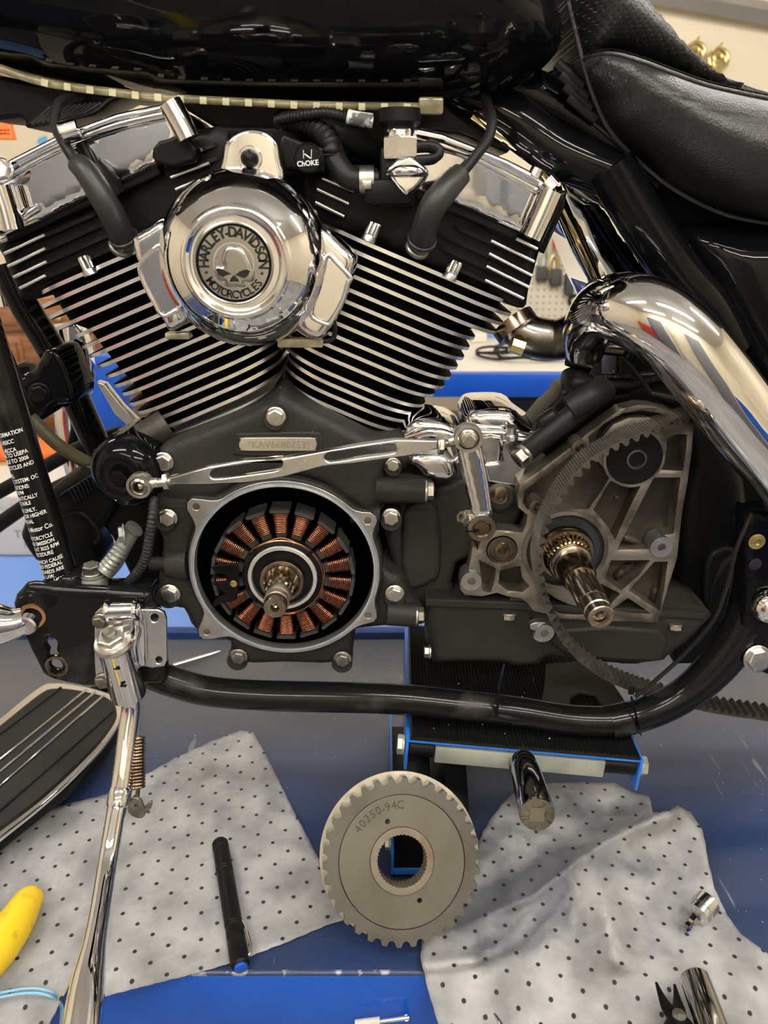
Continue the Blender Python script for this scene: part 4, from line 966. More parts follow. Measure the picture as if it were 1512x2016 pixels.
tube('ignition_lead', [P(*q) for q in [(818, 288, .0), (850, 286, -.004), (866, 296, -.006), (858, 310, -.006), (820, 314, -.002)]], .0036, RUB, BK, n=12)
# ---------- horn cover ----------
YA = -.042
hc0 = P(477, 513, YA); RH = 152*mpp(478, 507, YA)
HS = 1.115
hcv = lathe('horn_cover', [(q_*HS, t_) for q_, t_ in [(0, .030), (.0300, .0300), (.0330, .0300), (.0345, .0320), (.0365, .0320), (.0385, .0290), (.0400, .0275), (.0450, .0245), (.0520, .0165), (.0580, .0070), (.0612, -.0010), (.0630, -.008), (.0635, -.016), (.0600, -.020), (.0, -.020)]], hc0, (0, -1, 0), CHROME, BK, n=96, ang=60, label='chrome cowbell horn cover with round emblem')
def lobe(pts, win, s):
    l = puff('side_wing', pts, YA+.012, .008, .010, .02, CHROME, hcv, sp=.003, sm=4, pw=2.0, label='chrome wing with a flat mirror window')
    w_ = plate('mirror_window', [win], YA-.0008, .004, CHROME, hcv, .0008, sm=3, label='flat mirror polished window')
    return l
lobe([(262, 468), (290, 446), (322, 428), (340, 440), (356, 470), (352, 520), (356, 580), (372, 625), (364, 640), (334, 650), (318, 620), (292, 570), (270, 510)], [(276, 522), (318, 486), (326, 520), (336, 556), (347, 600), (344, 608), (322, 616), (306, 594), (288, 560)], -1)
lobe([(622, 448), (640, 444), (668, 470), (700, 502), (700, 528), (684, 580), (664, 626), (640, 662), (622, 668), (590, 652), (582, 620), (600, 560), (606, 500), (608, 466)], [(646, 508), (660, 520), (684, 546), (682, 556), (672, 590), (650, 628), (640, 632), (616, 616), (630, 570), (640, 530)], 1)
# raised frames round the windows
for q in ([(276, 520), (318, 482), (330, 520), (340, 556), (352, 604), (344, 613), (320, 621), (303, 594), (285, 560)], [(646, 502), (662, 517), (689, 545), (686, 558), (675, 593), (652, 633), (640, 637), (611, 618), (626, 570), (636, 530)]):
    c = [P(a, b, YA-.0005) for a, b in q]; c = [V(a) for a in cr(c, 4, True)]; c.append(c[0]); c.append(c[1])
    vs, fs = sweep(c, .0020, 8); mk('window_rim', vs, fs, CHROME, hcv, ang=60)
YE = YA-.0302
ec = P(468.2, 520, YE); em = mpp(468, 520, YE)
# recentre emblem on the dome axis
ec = V((hc0.x-.0014, YE, hc0.z-.0002)); 
emb = ringlathe('emblem_rim', [(.0296, 0), (.0296, .0012), (.0302, .0016), (.0310, .0012), (.0310, 0)], ec, (0, -1, 0), EMBG, hcv, n=72, label='round pewter emblem with lettering and a skull')
ringlathe('emblem_ring', [(.0274, .0), (.0274, .0006), (.0293, .0006), (.0293, 0)], ec, (0, -1, 0), DARKH, hcv, n=72, label='black painted ring')
lathe('emblem_disc', [(.0273, -.0005), (.0273, .0002), (0, .0002)], ec, (0, -1, 0), EMBG, hcv, n=72)
ek = .0284/75.2   # metres per photo pixel on the emblem
def E(pts): return [((a-740)/7.56*ek+ec.x, -(b-755)/7.56*ek/1.045+ec.z) for a, b in pts]
BLK = mat('black_enamel', (.008, .008, .008), 0, .3)
arc_text('emblem_lettering', 'HARLEY-DAVIDSON', ec.x, ec.z, YE-.0004, .0196, radians(187), radians(-9), .0106, .0005, BLK, hcv, sx=.90, off=.00035)
arc_text('emblem_lettering', 'MOTORCYCLES', ec.x, ec.z, YE-.0004, .0262, radians(208), radians(327), .0086, .0004, BLK, hcv, inward=True, sx=.92, off=.00025)
for a in (197, -19): lathe('emblem_dot', [(.0011, 0), (.0011, .0008), (0, .0009)], (ec.x+.0228*cos(radians(a)), YE, ec.z+.0228*sin(radians(a))), (0, -1, 0), BLK, hcv, n=12)
def puffw(name, pts, Y, r, k, th, m, par, sp, holes=()):
    """puff with outline already in world x,z: convert via identity"""
    global P
    P0 = P
    def Pid(a, b, Yq=0): return V((a, Yq, b))
    globals()['P'] = Pid
    try: return puff(name, pts, Y, r, k, th, m, par, sp=sp, sm=3, holes=holes)
    finally: globals()['P'] = P0
sk = E([(575, 790), (556, 700), (600, 560), (660, 500), (740, 485), (830, 500), (910, 560), (960, 660), (1005, 760), (1040, 870), (1055, 930), (1020, 1035), (900, 1042), (892, 1085), (892, 1122), (745, 1120), (592, 1116), (575, 1060), (560, 1034), (480, 1010), (440, 925), (432, 860), (455, 800), (500, 790)])
skull = puffw('skull', sk, YE-.0004, .0030, .0016, .001, EMBG, hcv, .0008)
ringlathe('skull_surround', [(.0150, 0), (.0150, .0008), (.0160, .0008), (.0160, 0)], ec+V((0, 0, -.0002)), (0, -1, 0), CHROME2, hcv, n=60)
for e in ([(465, 850), (500, 822), (600, 856), (698, 915), (620, 938), (560, 965), (510, 935)], [(995, 870), (940, 840), (840, 870), (752, 930), (830, 958), (890, 985), (950, 950)], [(735, 928), (800, 1000), (806, 1042), (740, 1030), (665, 1040), (682, 985)]):
    wplate('skull_opening', [E(e)], YE-.0027, .0012, BLK, hcv, .0001)
# horn bracket tab
plate('horn_bracket', [[(438, 360), (438, 310), (446, 276), (468, 258), (495, 252), (524, 258), (544, 278), (550, 312), (550, 360)]], YA+.012, .012, CHROME, BK, .004, sm=5, label='chrome rounded horn bracket')
lathe('bracket_washer', [(.0095, 0), (.0095, .0012), (.0085, .0018), (0, .0018)], P(493, 312, YA+.012), (0, -1, 0), CHROME2, BK, n=28)
lathe('cap_nut', [(.0068, 0), (.0068, .004), (.0062, .006), (.0040, .009), (0, .0105)], P(492, 312, YA+.0105), (0, -1, 0), SATIN, BK, n=24)
box('wire_terminal', P(352, 660, YA+.02), (.022, .012, .006), RESIN, BK, .002); box('wire_terminal', P(592, 674, YA+.02), (.040, .012, .008), RESIN, BK, .002)
tube('horn_wire', [P(*q) for q in [(636, 672, YA+.02), (654, 668, YA+.02), (660, 650, YA+.02), (655, 628, YA+.02)]], .0022, RUB, BK, n=8)
# ---------- choke knob and its bracket ----------
plate('choke_bracket', [[(546, 285), (556, 262), (600, 280), (640, 290), (640, 338), (560, 335)]], .006, .04, SATIN, BK, .003)
ck = P(606, 311, -.012); km = mpp(606, 311, -.012)
kn = lathe('choke_knob', [(28*km*.8, -.014), (28*km, -.010), (28*km*1.02, -.002), (28*km, 0), (25*km, .0012), (24*km, .0006), (0, .0006)], ck, (0, -1, 0), SATIN, BK, n=40)
text_on('knob_lettering', 'ChOKE', ck+V((0, -.0009, -14*km)), (1, 0, .08), (-.08, 0, 1), 13.5*km, .0002, WHITE, kn, off=.0001)
for a, b in (((-8, 14), (-8, -1)), ((8, 15), (7, -1)), ((-6, 7), (6, -1))):
    tube('knob_symbol', [ck+V((a[0]*km, -.001, a[1]*km)), ck+V((b[0]*km, -.001, b[1]*km))], .0003 if abs(a[0]) > 6 else .0006, WHITE, kn, n=6)
# ---------- petcock and hoses ----------
pc = lathe('petcock', [(0, .0), (.017, 0), (.0175, .010), (.014, .014), (.0125, .030), (.0125, .036), (0, .036)], P(787, 214, .010), (0, 0, -1), SATIN, BK, n=32, label='fuel petcock with chrome diamond lever')
lathe('union_collar', [(0, 0), (.0118, 0), (.0124, .002), (.0124, .009), (.0118, .011), (0, .011)], P(788, 256, .004), (0, 0, -1), CHROME, pc, n=32)
lathe('hex_nut', [(0, 0), (.0150, 0), (.0155, .001), (.0155, .015), (.0148, .0165), (0, .0165)], P(788, 270, .004), (0, 0, -1), CHROME2, pc, n=6, ang=20)
box('valve_body', P(782, 350, .014), (.030, .028, .048), SATIN, pc, .005); box('valve_body', P(765, 378, .012), (.040, .03, .02), SATIN, pc, .004)
puff('lever_plate', [(760, 336), (775, 318), (800, 303), (826, 318), (844, 340), (828, 368), (800, 386), (776, 362)], -.004, .004, .003, .006, CHROME, pc, sp=.002, sm=4)
tube('lever_grip', [P(762, 344, -.008), P(780, 338, -.013), P(800, 336, -.014), P(822, 338, -.013), P(842, 344, -.008)], [.0012, .0042, .0050, .0042, .0012], CHROME, pc, n=16)
ringlathe('lever_ring', [(.0085, .003), (.0085, .0055), (.0102, .0055), (.0102, .003)], P(801, 343, -.004), (0, -1, 0), CHROME, pc, n=32)
hs = tube('fuel_hose', [P(*q) for q in [(638, 262, .03), (650, 290, .02), (660, 318, .014), (680, 344, .01), (704, 354, .008), (742, 354, .01)]], [.0105, .0105, .0102, .010, .0096, .009], RUB, BK, n=18)
ringlathe('hose_clamp', [(.0106, -.006), (.0114, -.006), (.0114, .006), (.0106, .006)], P(722, 354, .008), (1, 0, 0), ZINC, hs, n=24); box('clamp_screw', P(722, 364, -.002), (.008, .006, .007), ZINC, hs, .001)
corrug('corrugated_conduit', [(556, 240, .05), (590, 240, .03), (625, 256, .02), (648, 282, .012), (652, 304, .012)], 22, RUB, BK, pitch=.0048, amp=.2, n=18)
corrug('corrugated_conduit', [(550, 236, .03), (590, 228, .015), (640, 222, .01), (684, 230, .01)], 11, RUB, BK, pitch=.0030, amp=.2)
tube('white_sleeve', [P(684, 229, .01), P(700, 233, .01), P(733, 238, .012)], .0056, mat('chalky_white_sleeve', (.62, .60, .56), 0, .55, mix=(.08, .08, .08), mscale=70, mlo=.5, mhi=.56), BK, n=16)
tube('hose', [P(*q) for q in [(560, 262, .05), (640, 255, .04), (700, 280, .05), (740, 300, .06)]], .010, RUB, BK, n=12)
plate('backbone_frame', [[(150, 175), (1000, 175), (1060, 240), (1000, 300), (900, 262), (820, 255), (760, 330), (640, 320), (440, 262), (340, 200)]], .075, .09, SATIN, BK, .004)
plate('intake_manifold', [[(430, 250), (760, 250), (780, 420), (620, 440), (540, 700), (400, 460)]], .085, .08, SATIN, BK, .01)
plate('engine_mount_bracket', [[(404, 252), (440, 245), (700, 250), (680, 330), (560, 345), (430, 330)]], .045, .03, SATIN, BK, .004)
box('stay_block', P(790, 520, .06), (.02, .02, .02), SATIN, BK, .003)
# ---------- fuel tank, light strip ----------
def tankh(x, z, d): return .035*min(1, d/.12)
tk = puff('fuel_tank', [(-260, 60), (-120, 100), (0, 126), (100, 148), (200, 165), (300, 177), (400, 184), (500, 189), (600, 192), (700, 193), (800, 193), (900, 189), (980, 178), (1050, 148), (1094, 105), (1108, 60), (1096, 10), (1060, -60), (980, -150), (800, -240), (300, -330), (-260, -340)], .045, .11, .085, .17, GLOSS, BK, sp=.011, sm=5, h=tankh, label='gloss black fuel tank', ang=180, pw=1.8)
def stripY(u): return .036
sp_ = [(-30, 128), (0, 134), (50, 152), (100, 165), (160, 174), (220, 181), (300, 190), (400, 197), (500, 202), (600, 207), (700, 209), (800, 210), (842, 211)]
ls = tubeP('light_strip', [(u, v, stripY(u)) for u, v in sp_], 10, RESIN, BK, n=14, label='yellowed clear strip of unlit diodes', sq=.8)
sx_ = [q[0] for q in sp_]; sy_ = [q[1] for q in sp_]
for k in range(17):
    u = 88+k*44.6; v = float(np.interp(u, sx_, sy_))+1
    if u > 840: break
    s = float(np.interp(u+8, sx_, sy_)-np.interp(u-8, sx_, sy_))/16
    box('diode', P(u, v, .0285), (.0060, .0016, .0056), LEDM, ls, .0006, rot=Matrix.Rotation(math.atan(s), 3, 'Y'))
box('strip_connector', P(848, 209, .034), (.021, .014, .013), RESIN, ls, .002)
# ---------- seat ----------
st = puff('rider_seat', [(1128, 130), (1150, 112), (1200, 104), (1300, 135), (1400, 170), (1540, 196), (1700, 190), (1760, 420), (1600, 442), (1500, 428), (1400, 400), (1320, 352), (1260, 300), (1200, 240), (1178, 190)], .045, .085, .075, .20, LEATH, BK, sp=.008, sm=5, label='black smooth leather seat', ang=180, pw=2.2,
     h=lambda x, z, d: .0025*MN.noise(V((x*14, z*14, 2)))*min(1, d/.03))
st2 = puff('seat_top_panel', [(1118, -20), (1140, 60), (1158, 112), (1200, 106), (1300, 137), (1400, 172), (1560, 200), (1620, 215), (1560, 196), (1400, 138), (1276, 12), (1220, -60), (1160, -120), (1105, -100)], .052, .06, .058, .18, LPERF, st, sp=.006, sm=4, label='perforated leather top panel', ang=180)
q = [(1150, 118, .012), (1158, 112, .0), (1200, 105, -.018), (1260, 120, -.024), (1330, 146, -.024), (1400, 170, -.020), (1520, 196, -.012)]
pts = [V(a) for a in cr([P(*a) for a in q], 8)]
tube('seam_piping', pts, .0016, LEATH, st, n=8, smooth_pts=False)
for i in range(0, len(pts)-1):
    for t in (.1, .55):
        p = pts[i].lerp(pts[i+1], t); d = (pts[i+1]-pts[i]).normalized()
        tube('stitch', [p+V((0, -.0018, .0024)), p+V((0, -.0018, .0024))+d*.0026], .0006, SATIN, st, n=5, smooth_pts=False)
tube('seat_edge_welt', [P(*a) for a in [(1112, -20, .03), (1132, 60, .03), (1152, 140, .03), (1172, 200, .03), (1204, 262, .035), (1260, 320, .04), (1330, 375, .04), (1420, 420, .04), (1512, 440, .04), (1600, 452, .04)]], .0018, LEATH, st, n=8)
for k, (u, v) in enumerate([(1118, 148), (1126, 170), (1134, 192), (1142, 214)]):
    tube('rubber_grommet_rib', [P(u-22, v-24, .05), P(u+30, v+22, .05)], .0048, RUB, BK, n=10)
# ---------- frame tubes ----------
def ft(name, pp, r, m=GLOSS, **k): return tube(name, [P(*a) for a in pp], r, m, BK, n=28, **k)
ft('upper_frame_rail', [(880, 172, .09), (1000, 232, .07), (1100, 300, .06), (1205, 345, .055)], .021, label='gloss black upper frame rail')
ft('upper_frame_rail', [(960, 150, .10), (1080, 205, .09), (1200, 280, .08), (1290, 360, .08)], .022)
plate('frame_gusset', [[(1040, 160), (1120, 120), (1180, 210), (1230, 330), (1200, 350), (1060, 260)]], .10, .06, GLOSS, BK, .006)
ft('seat_post_tube', [(1200, 325, .045), (1262, 430, .045), (1330, 530, .045), (1395, 612, .05), (1440, 680, .06)], .0215, label='gloss black slanting frame post')
plate('frame_joint', [[(1130, 300), (1200, 285), (1228, 335), (1218, 395), (1190, 402), (1160, 380), (1128, 345)]], .06, .06, GLOSS, BK, .008, sm=3)
puff('side_cover', [(1330, 455), (1380, 438), (1500, 436), (1700, 430), (1800, 900), (1560, 900), (1470, 760), (1400, 640), (1350, 540)], .075, .04, .045, .12, GLOSS, BK, sp=.01, sm=4, label='gloss black side cover', ang=180)
plate('side_cover_gap_plate', [[(1290, 415), (1345, 438), (1330, 450), (1330, 485), (1360, 545), (1402, 598), (1390, 625), (1300, 480)]], .085, .02, GAPM, BK, .002)
plate('seat_gap_shade', [[(1262, 335), (1400, 396), (1600, 420), (1600, 480), (1380, 446), (1326, 440), (1285, 402)]], .082, .04, DARKH, BK, .003)  # black filler sheet standing in for the gap shadows under the seat
# chrome oil tank panel behind, coloured by what it mirrors
puff('chrome_oil_tank', [(1085, 330), (1150, 340), (1215, 400), (1320, 560), (1350, 640), (1240, 640), (1180, 600), (1120, 460), (1085, 400)],   .125, .012, .006, .10, CHROME, BK, sp=.01, sm=3, label='chrome oil tank panel behind the frame post')
tube('oil_line', [P(*a) for a in [(930, 228, .06), (975, 262, .06), (1040, 305, .06), (1075, 348, .06), (1100, 400, .06), (1140, 480, .06), (1190, 585, .08)]], .0042, mat('gold_tinted_pipe', (.38, .30, .16), 1, .12), BK, n=14, label='gold tinted steel pipe')
ft('rear_post_pipe', [(1092, 372, .085), (1130, 460, .085), (1166, 540, .085), (1188, 600, .095)], .0060, HEAT)
plate('chrome_side_strip', [[(1074, 372), (1100, 430), (1130, 500), (1176, 580), (1196, 590), (1140, 460), (1108, 380)]], .11, .01, CHROME, BK, .003)
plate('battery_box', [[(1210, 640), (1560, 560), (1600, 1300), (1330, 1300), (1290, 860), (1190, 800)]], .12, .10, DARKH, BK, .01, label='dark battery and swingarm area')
puff('swingarm', [(1295, 800), (1420, 840), (1470, 1000), (1450, 1180), (1380, 1230), (1330, 1180), (1330, 1000), (1350, 880)], .075, .02, .012, .05, SATIN, BK, sp=.008)
plate('swingarm_boot', [[(1390, 1110), (1420, 1080), (1450, 1090), (1440, 1170), (1420, 1230), (1392, 1200)]], .05, .02, RUB, BK, .004, sm=3)
for k in range(7): tube('boot_fold', [P(1398+k*6, 1200-k*4, .046), P(1404+k*6, 1150-k*7, .044), P(1426+k*4, 1100-k*2, .046)], .0011, RUB, BK, n=6)
# ---------- left frame tubes ----------
DTR = .0158
ft('front_downtube_far', [(10, 520, .15), (45, 595, .15), (92, 672, .15), (126, 733, .15), (155, 797, .15), (200, 897, .15), (240, 980, .15)], .0155, label='gloss black far down tube')
dt0 = P(-64, 540, .0); dt1 = P(131, 1165, -.010)
dtt = tube('front_downtube', [dt0+(dt0-dt1)*.3, dt0, dt0.lerp(dt1, .5), dt1], DTR, GLOSSW, BK, n=36, label='black near down tube with a printed emissions decal')
# printed lines wrapped on the tube
dtd = (dt1-dt0).normalized()
def tube_text(lines, tube_a, tube_b, rad, ang0, size, tilt):
    ax = (tube_b-tube_a).normalized(); toc = V((0, -1, 0)); toc = (toc-ax*toc.dot(ax)).normalized(); sd = toc.cross(ax).normalized()
    if sd.x < 0: sd = -sd
    bm = bmesh.new()
    for s, txt, bold, xo in lines:
        me = text_mesh(txt, size*(1.25 if bold else 1), 0, .00012 if bold else .00008)
        # right-align so the cropped left end wraps round the tube
        xs = [v.co.x for v in me.vertices]; mx = max(xs)
        for v in me.vertices:
            x = (v.co.x-mx)*.82+xo; y = v.co.y; t = s-y; th = x/rad+ang0
            q = tube_a+ax*(t-x*tilt)+(toc*cos(th)+sd*sin(th))*(rad+.00025); v.co = q
        bm.from_mesh(me); bpy.data.meshes.remove(me)
    me = bpy.data.meshes.new('decal_lettering'); bm.to_mesh(me); bm.free(); return mkme('decal_lettering', me, WHITE, dtt, label='white printed decal lines')
def sd_at(v, ref=dt0):   # distance along the tube for image row v
    best = None
    for k in range(600):
        p = dt0+(dt1-dt0)*(k/600); c = p-CA; vv = CYP-FPX*(c.dot(UP)/c.dot(FW))
        if best is None or abs(vv-v) < best[0]: best = (abs(vv-v), (p-dt0).length)
    return best[1]
allr = [('EMISSION CONTROL INFORMATION', 0, .013, 866), ('DISPLACEMENT: 1450CC', 0, .003, 881), ('6HDXC1.45CCA', 0, .003, 896), ('CONFORMS TO USEPA', 0, .012, 905), ('APPLICABLE TO 2006', 0, .011, 917), ('NEW MOTORCYCLES AND', 0, .014, 929),
        ('IN FEL', 0, -.008, 944), ('CONTROL SYSTEM: OC', 0, .014, 955), ('SPECIFICATIONS:', 0, .004, 967), ('1050 RPM', 0, -.003, 977), ('AUTOMATICALLY', 0, .009, 988), ('ADJUSTABLE', 0, .001, 998),
        ('GASOLINE ONLY.', 0, .004, 1012), ('OCTANE OR HIGHER', 0, .012, 1023), ('MANUAL', 0, -.002, 1033), ('Davidson Motor Co.', 1, .014, 1050),
        ('1450 MOTORCYCLE', 0, .011, 1066), ('NOISE EMISSION', 0, .011, 1076), ('80dB(A) AT 3025 RPM', 0, .014, 1087), ('TEST PROCEDURE', 0, .007, 1097),
        ('MODIFICATIONS WHICH CAUSE', 0, .014, 1111), ('TO EXCEED FEDERAL', 0, .012, 1121), ('THIS STANDARDS ARE', 0, .012, 1131), ('FEDERAL LAW.', 0, .002, 1140), ('14080-06', 0, .016, 1148)]
tube_text([(sd_at(v-16), t, b_, xo) for t, b_, xo, v in allr], dt0, dt1, DTR, 0.0, .0054, .12)
# web bracket between the down tubes
puff('frame_web_bracket', [(10, 728), (45, 738), (66, 728), (84, 700), (88, 690), (118, 690), (142, 740), (152, 788), (108, 798), (98, 815), (85, 826), (55, 832), (40, 800)], .10, .006, .004, .05, GLOSS, BK, sp=.005, sm=3)
hexbolt(P(78, 774, .095), (.2, -1, 0), .009, SATIN, BK, name='bracket_bolt')
tube('brake_line', [P(*a) for a in [(-30, 600, .03), (0, 660, .03), (28, 720, .03), (48, 780, .03), (62, 800, .04)]], .0030, RUB, BK, n=12)
tube('oil_hose', [P(*a) for a in [(60, 822, .05), (110, 872, .05), (160, 905, .06), (205, 925, .07)]], .0068, OLIVE, BK, n=14, label='olive braided hose')
for pp in ([(-60, 1000, .2), (60, 935, .2), (160, 880, .2), (240, 850, .2)], [(-40, 1060, .12), (60, 990, .12), (160, 938, .12), (230, 910, .12)]):
    tube('engine_guard_stay', [P(*a) for a in pp], .0085, SATIN, BK, n=16)
tube('exhaust_header', [P(*a) for a in [(118, 640, .27), (140, 740, .27), (142, 830, .27), (160, 920, .27), (190, 1010, .27)]], .0215, CHROME, BK, n=28, label='chrome front exhaust header on the far side')
plate('far_side_casting', [[(128, 640), (160, 650), (178, 720), (172, 780), (146, 740)]], .22, .02, CHROME, BK, .004, sm=3)
ft('chrome_far_fork', [(-10, 520, .3), (10, 600, .3)], .03, CHROME)
# ---------- voltage regulator ----------
rg = puff('voltage_regulator', [(62, 1000), (100, 962), (150, 930), (190, 915), (240, 960), (225, 1010), (190, 1055), (186, 1085), (195, 1110), (150, 1140), (120, 1125), (100, 1120), (70, 1100), (45, 1060), (46, 1040)], .045, .008, .006, .05, SATIN, BK, sp=.005, sm=2, label='finned black voltage regulator')
for k in range(10):
    tube('regulator_fin', [P(118+k*7.5, 978-k*4.6, .036), P(136+k*7.0, 966-k*4.4, .026), P(150+k*6.5, 990-k*4.4, .030)], .0013, PLASTIC, rg, n=8)
tube('regulator_edge', [P(108, 1024, .034), P(160, 1010, .034), P(196, 1050, .034), P(186, 1070, .034)], .0022, SATIN, rg, n=8)
# ---------- oil filter ----------
of0 = P(240, 928, -.020); of1 = P(303, 858, .05)
ofl = lathe('oil_filter', [(0, .0), (.010, .0), (.012, .002), (.0215, .0025), (.024, .001), (.030, -.003), (.0345, -.010), (.036, -.020), (.036, -.075), (0, -.075)], of0+V((-.002, 0, -.005)), V((-.12, -1, -.02)), GLOSS, BK, n=48, ang=50, label='gloss black oil filter')
lathe('filter_hex', [(.009, 0), (.009, .003), (.0075, .0045), (0, .0045)], of0+V((-.0025, -.002, -.006)), V((-.12, -1, -.02)), GLOSS, ofl, n=6, ang=20)
for k in range(8):
    a = k*pi/4; hexbolt(of0+V((-.002+.0185*cos(a), -.0015, -.005+.0185*sin(a))), (0, -1, 0), .0012, GLOSS, ofl, name='rim_mark', h=.0008)
tube('filter_mount', [P(282, 866, .02), P(330, 836, .03)], .016, DIRTY, BK, n=24)
# ---------- crankcase ----------
YR = -.014
ro = [P(380, 1117, YR), P(739, 1117, YR)]; zt_, zb_ = P(559, 957, YR).z, P(559, 1277, YR).z
RC0 = V(((ro[0].x+ro[1].x)/2, YR, (zt_+zb_)/2)); RI = ((ro[1].x-ro[0].x)/2+(zt_-zb_)/2)/2
YK = .004
def hole_px(R, Y, n=48):
    o = []
    for k in range(n):
        a = 2*pi*k/n; p = V((RC0.x+R*cos(a), Y, RC0.z+R*sin(a))); c = p-CA; o.append((CXP+FPX*c.x/c.dot(FW), CYP-FPX*c.dot(UP)/c.dot(FW)))
    return o
cc = puff('crankcase', [(318, 878), (350, 862), (430, 832), (500, 802), (538, 778), (552, 760), (570, 778), (640, 815), (700, 845), (742, 866), (790, 868), (810, 895), (800, 920), (760, 925), (770, 935), (848, 945), (850, 985), (770, 992), (748, 1002), (742, 1060), (746, 1110), (790, 1130), (812, 1170), (832, 1196), (830, 1228), (700, 1236), (692, 1300), (560, 1302), (462, 1302), (455, 1262), (400, 1246), (376, 1225), (362, 1196), (318, 1190), (312, 1150), (318, 1100), (322, 1060), (300, 1010), (310, 975), (304, 930), (306, 900)],
     YK, .012, .008, .20, CAST, BK, holes=[hole_px(RI+.003, YK)], sp=.005, sm=2, label='black wrinkle finish crankcase', ang=70)
# swelling round the opening
def ringout(extra, ears, er, Y):
    o = []
    for k in range(120):
        a = 2*pi*k/120; r = RI+extra
        x, z = cos(a), sin(a); best = r
        for ea, ed in ears:
            # distance of the ray to an ear circle of radius er centred at ed on angle ea
            d = a-ea; d = (d+pi) % (2*pi)-pi
            if abs(d) < .6:
                q = er*er-(ed*sin(d))**2
                if q > 0: best = max(best, ed*cos(d)+sqrt(q))
        o.append((RC0.x+best*x, RC0.z+best*z))
    # soften
    for _ in range(3):
        m_ = [(math.hypot(p[0]-RC0.x, p[1]-RC0.z)) for p in o]; n = len(o); o2 = []
        for i in range(n):
            r = max(m_[i]*.999, (m_[i-1]+m_[i]*2+m_[(i+1) % n])/4); a = 2*pi*i/n; o2.append((RC0.x+r*cos(a), RC0.z+r*sin(a)))
        o = o2
    return o
ears = []; earp = [(386, 998), (724, 1026), (725, 1212), (407, 1245)]
for u, v in earp:
    p = P(u, v, YR); ears.append((atan2(p.z-RC0.z, p.x-RC0.x), math.hypot(p.x-RC0.x, p.z-RC0.z)))
wplate('opening_boss', [ringout(.0075, ears, .0115, 0), circ((RC0.x, RC0.z), RI+.002, 90)], YR+.002, .030, CAST, cc, .003)
hl = [circ((P(u, v, YR).x, P(u, v, YR).z), .0036, 16) for u, v in earp]
mf = wplate('machined_flange', [ringout(.0048, ears, .0095, 0), circ((RC0.x, RC0.z), RI, 90)]+hl, YR, .004, RING, cc, .0006, label='bare machined gasket flange with four ears')
for u, v in earp: lathe('threaded_hole', [(.0036, 0), (.0033, .002), (.0036, .0025), (.0033, .0045), (.0036, .005), (.0033, .008), (0, .008)], P(u, v, YR+.001), (0, 1, 0), STEEL, mf, n=16)
ringlathe('flange_inner_lip', [(RI+.0006, -.0012), (RI-.0008, -.0012), (RI-.0016, .0), (RI-.0016, .012), (RI+.0006, .012)], RC0, (0, 1, 0), MACH, mf, n=90)
ringlathe('blue_sealant_line', [(RI+.0016, -.0002), (RI+.0016, .001), (RI+.0021, .001), (RI+.0021, -.0002)], RC0, (0, 1, 0), mat('blue_sealant', (.20, .45, .75), 0, .4), mf, n=90)
ringlathe('cavity_wall', [(RI, .003), (RI-.0015, .004), (RI-.0025, .048), (RI+.002, .048), (RI+.002, .003)], RC0, (0, 1, 0), GLOSS, cc, n=90)
lathe('cavity_floor', [(RI, .047), (0, .047)], RC0, (0, 1, 0), PLASTIC, cc, n=60)
# ---------- stator ----------
SC = V((RC0.x+.0005, -.034, RC0.z+.0015)); 
st_ = lathe('stator_core', [(0, .030), (.0395, .030), (.0395, .004), (.0385, .003), (.0350, .002), (.0340, .0035), (0, .0035)], SC, (0, 1, 0), SATIN, BK, n=60, label='black stator hub carrying copper coils')
def coil_mesh():
    vs = []; fs = []; n0 = 12
    for j in range(12):
        r = .00070; x = j*.00178; w_ = .0062+.0018*j/11; h_ = .0085
        path = []
        for k in range(20):
            a = 2*pi*k/20; cx = cos(a); sx = sin(a); p = 4
            q = (abs(cx)**p+abs(sx)**p)**(-1/p); path.append((cx*q*w_, sx*q*h_))
        for k in range(20):
            a, b = path[k]
            nx, ny = a/w_, b/h_; L = math.hypot(nx, ny); nx /= L; ny /= L
            for m in range(6):
                t = 2*pi*m/6; vs.append((a+nx*cos(t)*r, b+ny*cos(t)*r, x+sin(t)*r))
        s = j*120
        for k in range(20):
            for m in range(6):
                A = s+k*6+m; B = s+k*6+(m+1) % 6; C_ = s+((k+1) % 20)*6+(m+1) % 6; D_ = s+((k+1) % 20)*6+m; fs.append((A, B, C_, D_))
    me = bpy.data.meshes.new('coil'); me.from_pydata([(a, b, c) for a, b, c in vs], [], fs); me.materials.append(COPPER); me.shade_smooth(); me.update(); return me
def bmesh_box(name, a, b, m, bev=.0006):
    bm = bmesh.new(); bmesh.ops.create_cube(bm, size=1); bmesh.ops.scale(bm, vec=[abs(p-q) for p, q in zip(a, b)], verts=bm.verts)
    bmesh.ops.translate(bm, vec=[(p+q)/2 for p, q in zip(a, b)], verts=bm.verts); bmesh.ops.bevel(bm, geom=bm.edges[:], offset=bev, segments=2, affect='EDGES')
    me = bpy.data.meshes.new(name); bm.to_mesh(me); bm.free(); me.materials.append(m); me.shade_smooth(); me.set_sharp_from_angle(angle=.6); return me
cm = coil_mesh(); coreM = bmesh_box('pole', (-.0048, -.0074, -.006), (.0048, .0074, .022), LAM); tipM = bmesh_box('pole_tip', (-.0094, -.0120, .0205), (.0094, .0120, .0240), LAM)
NP = 18; R0 = .0456
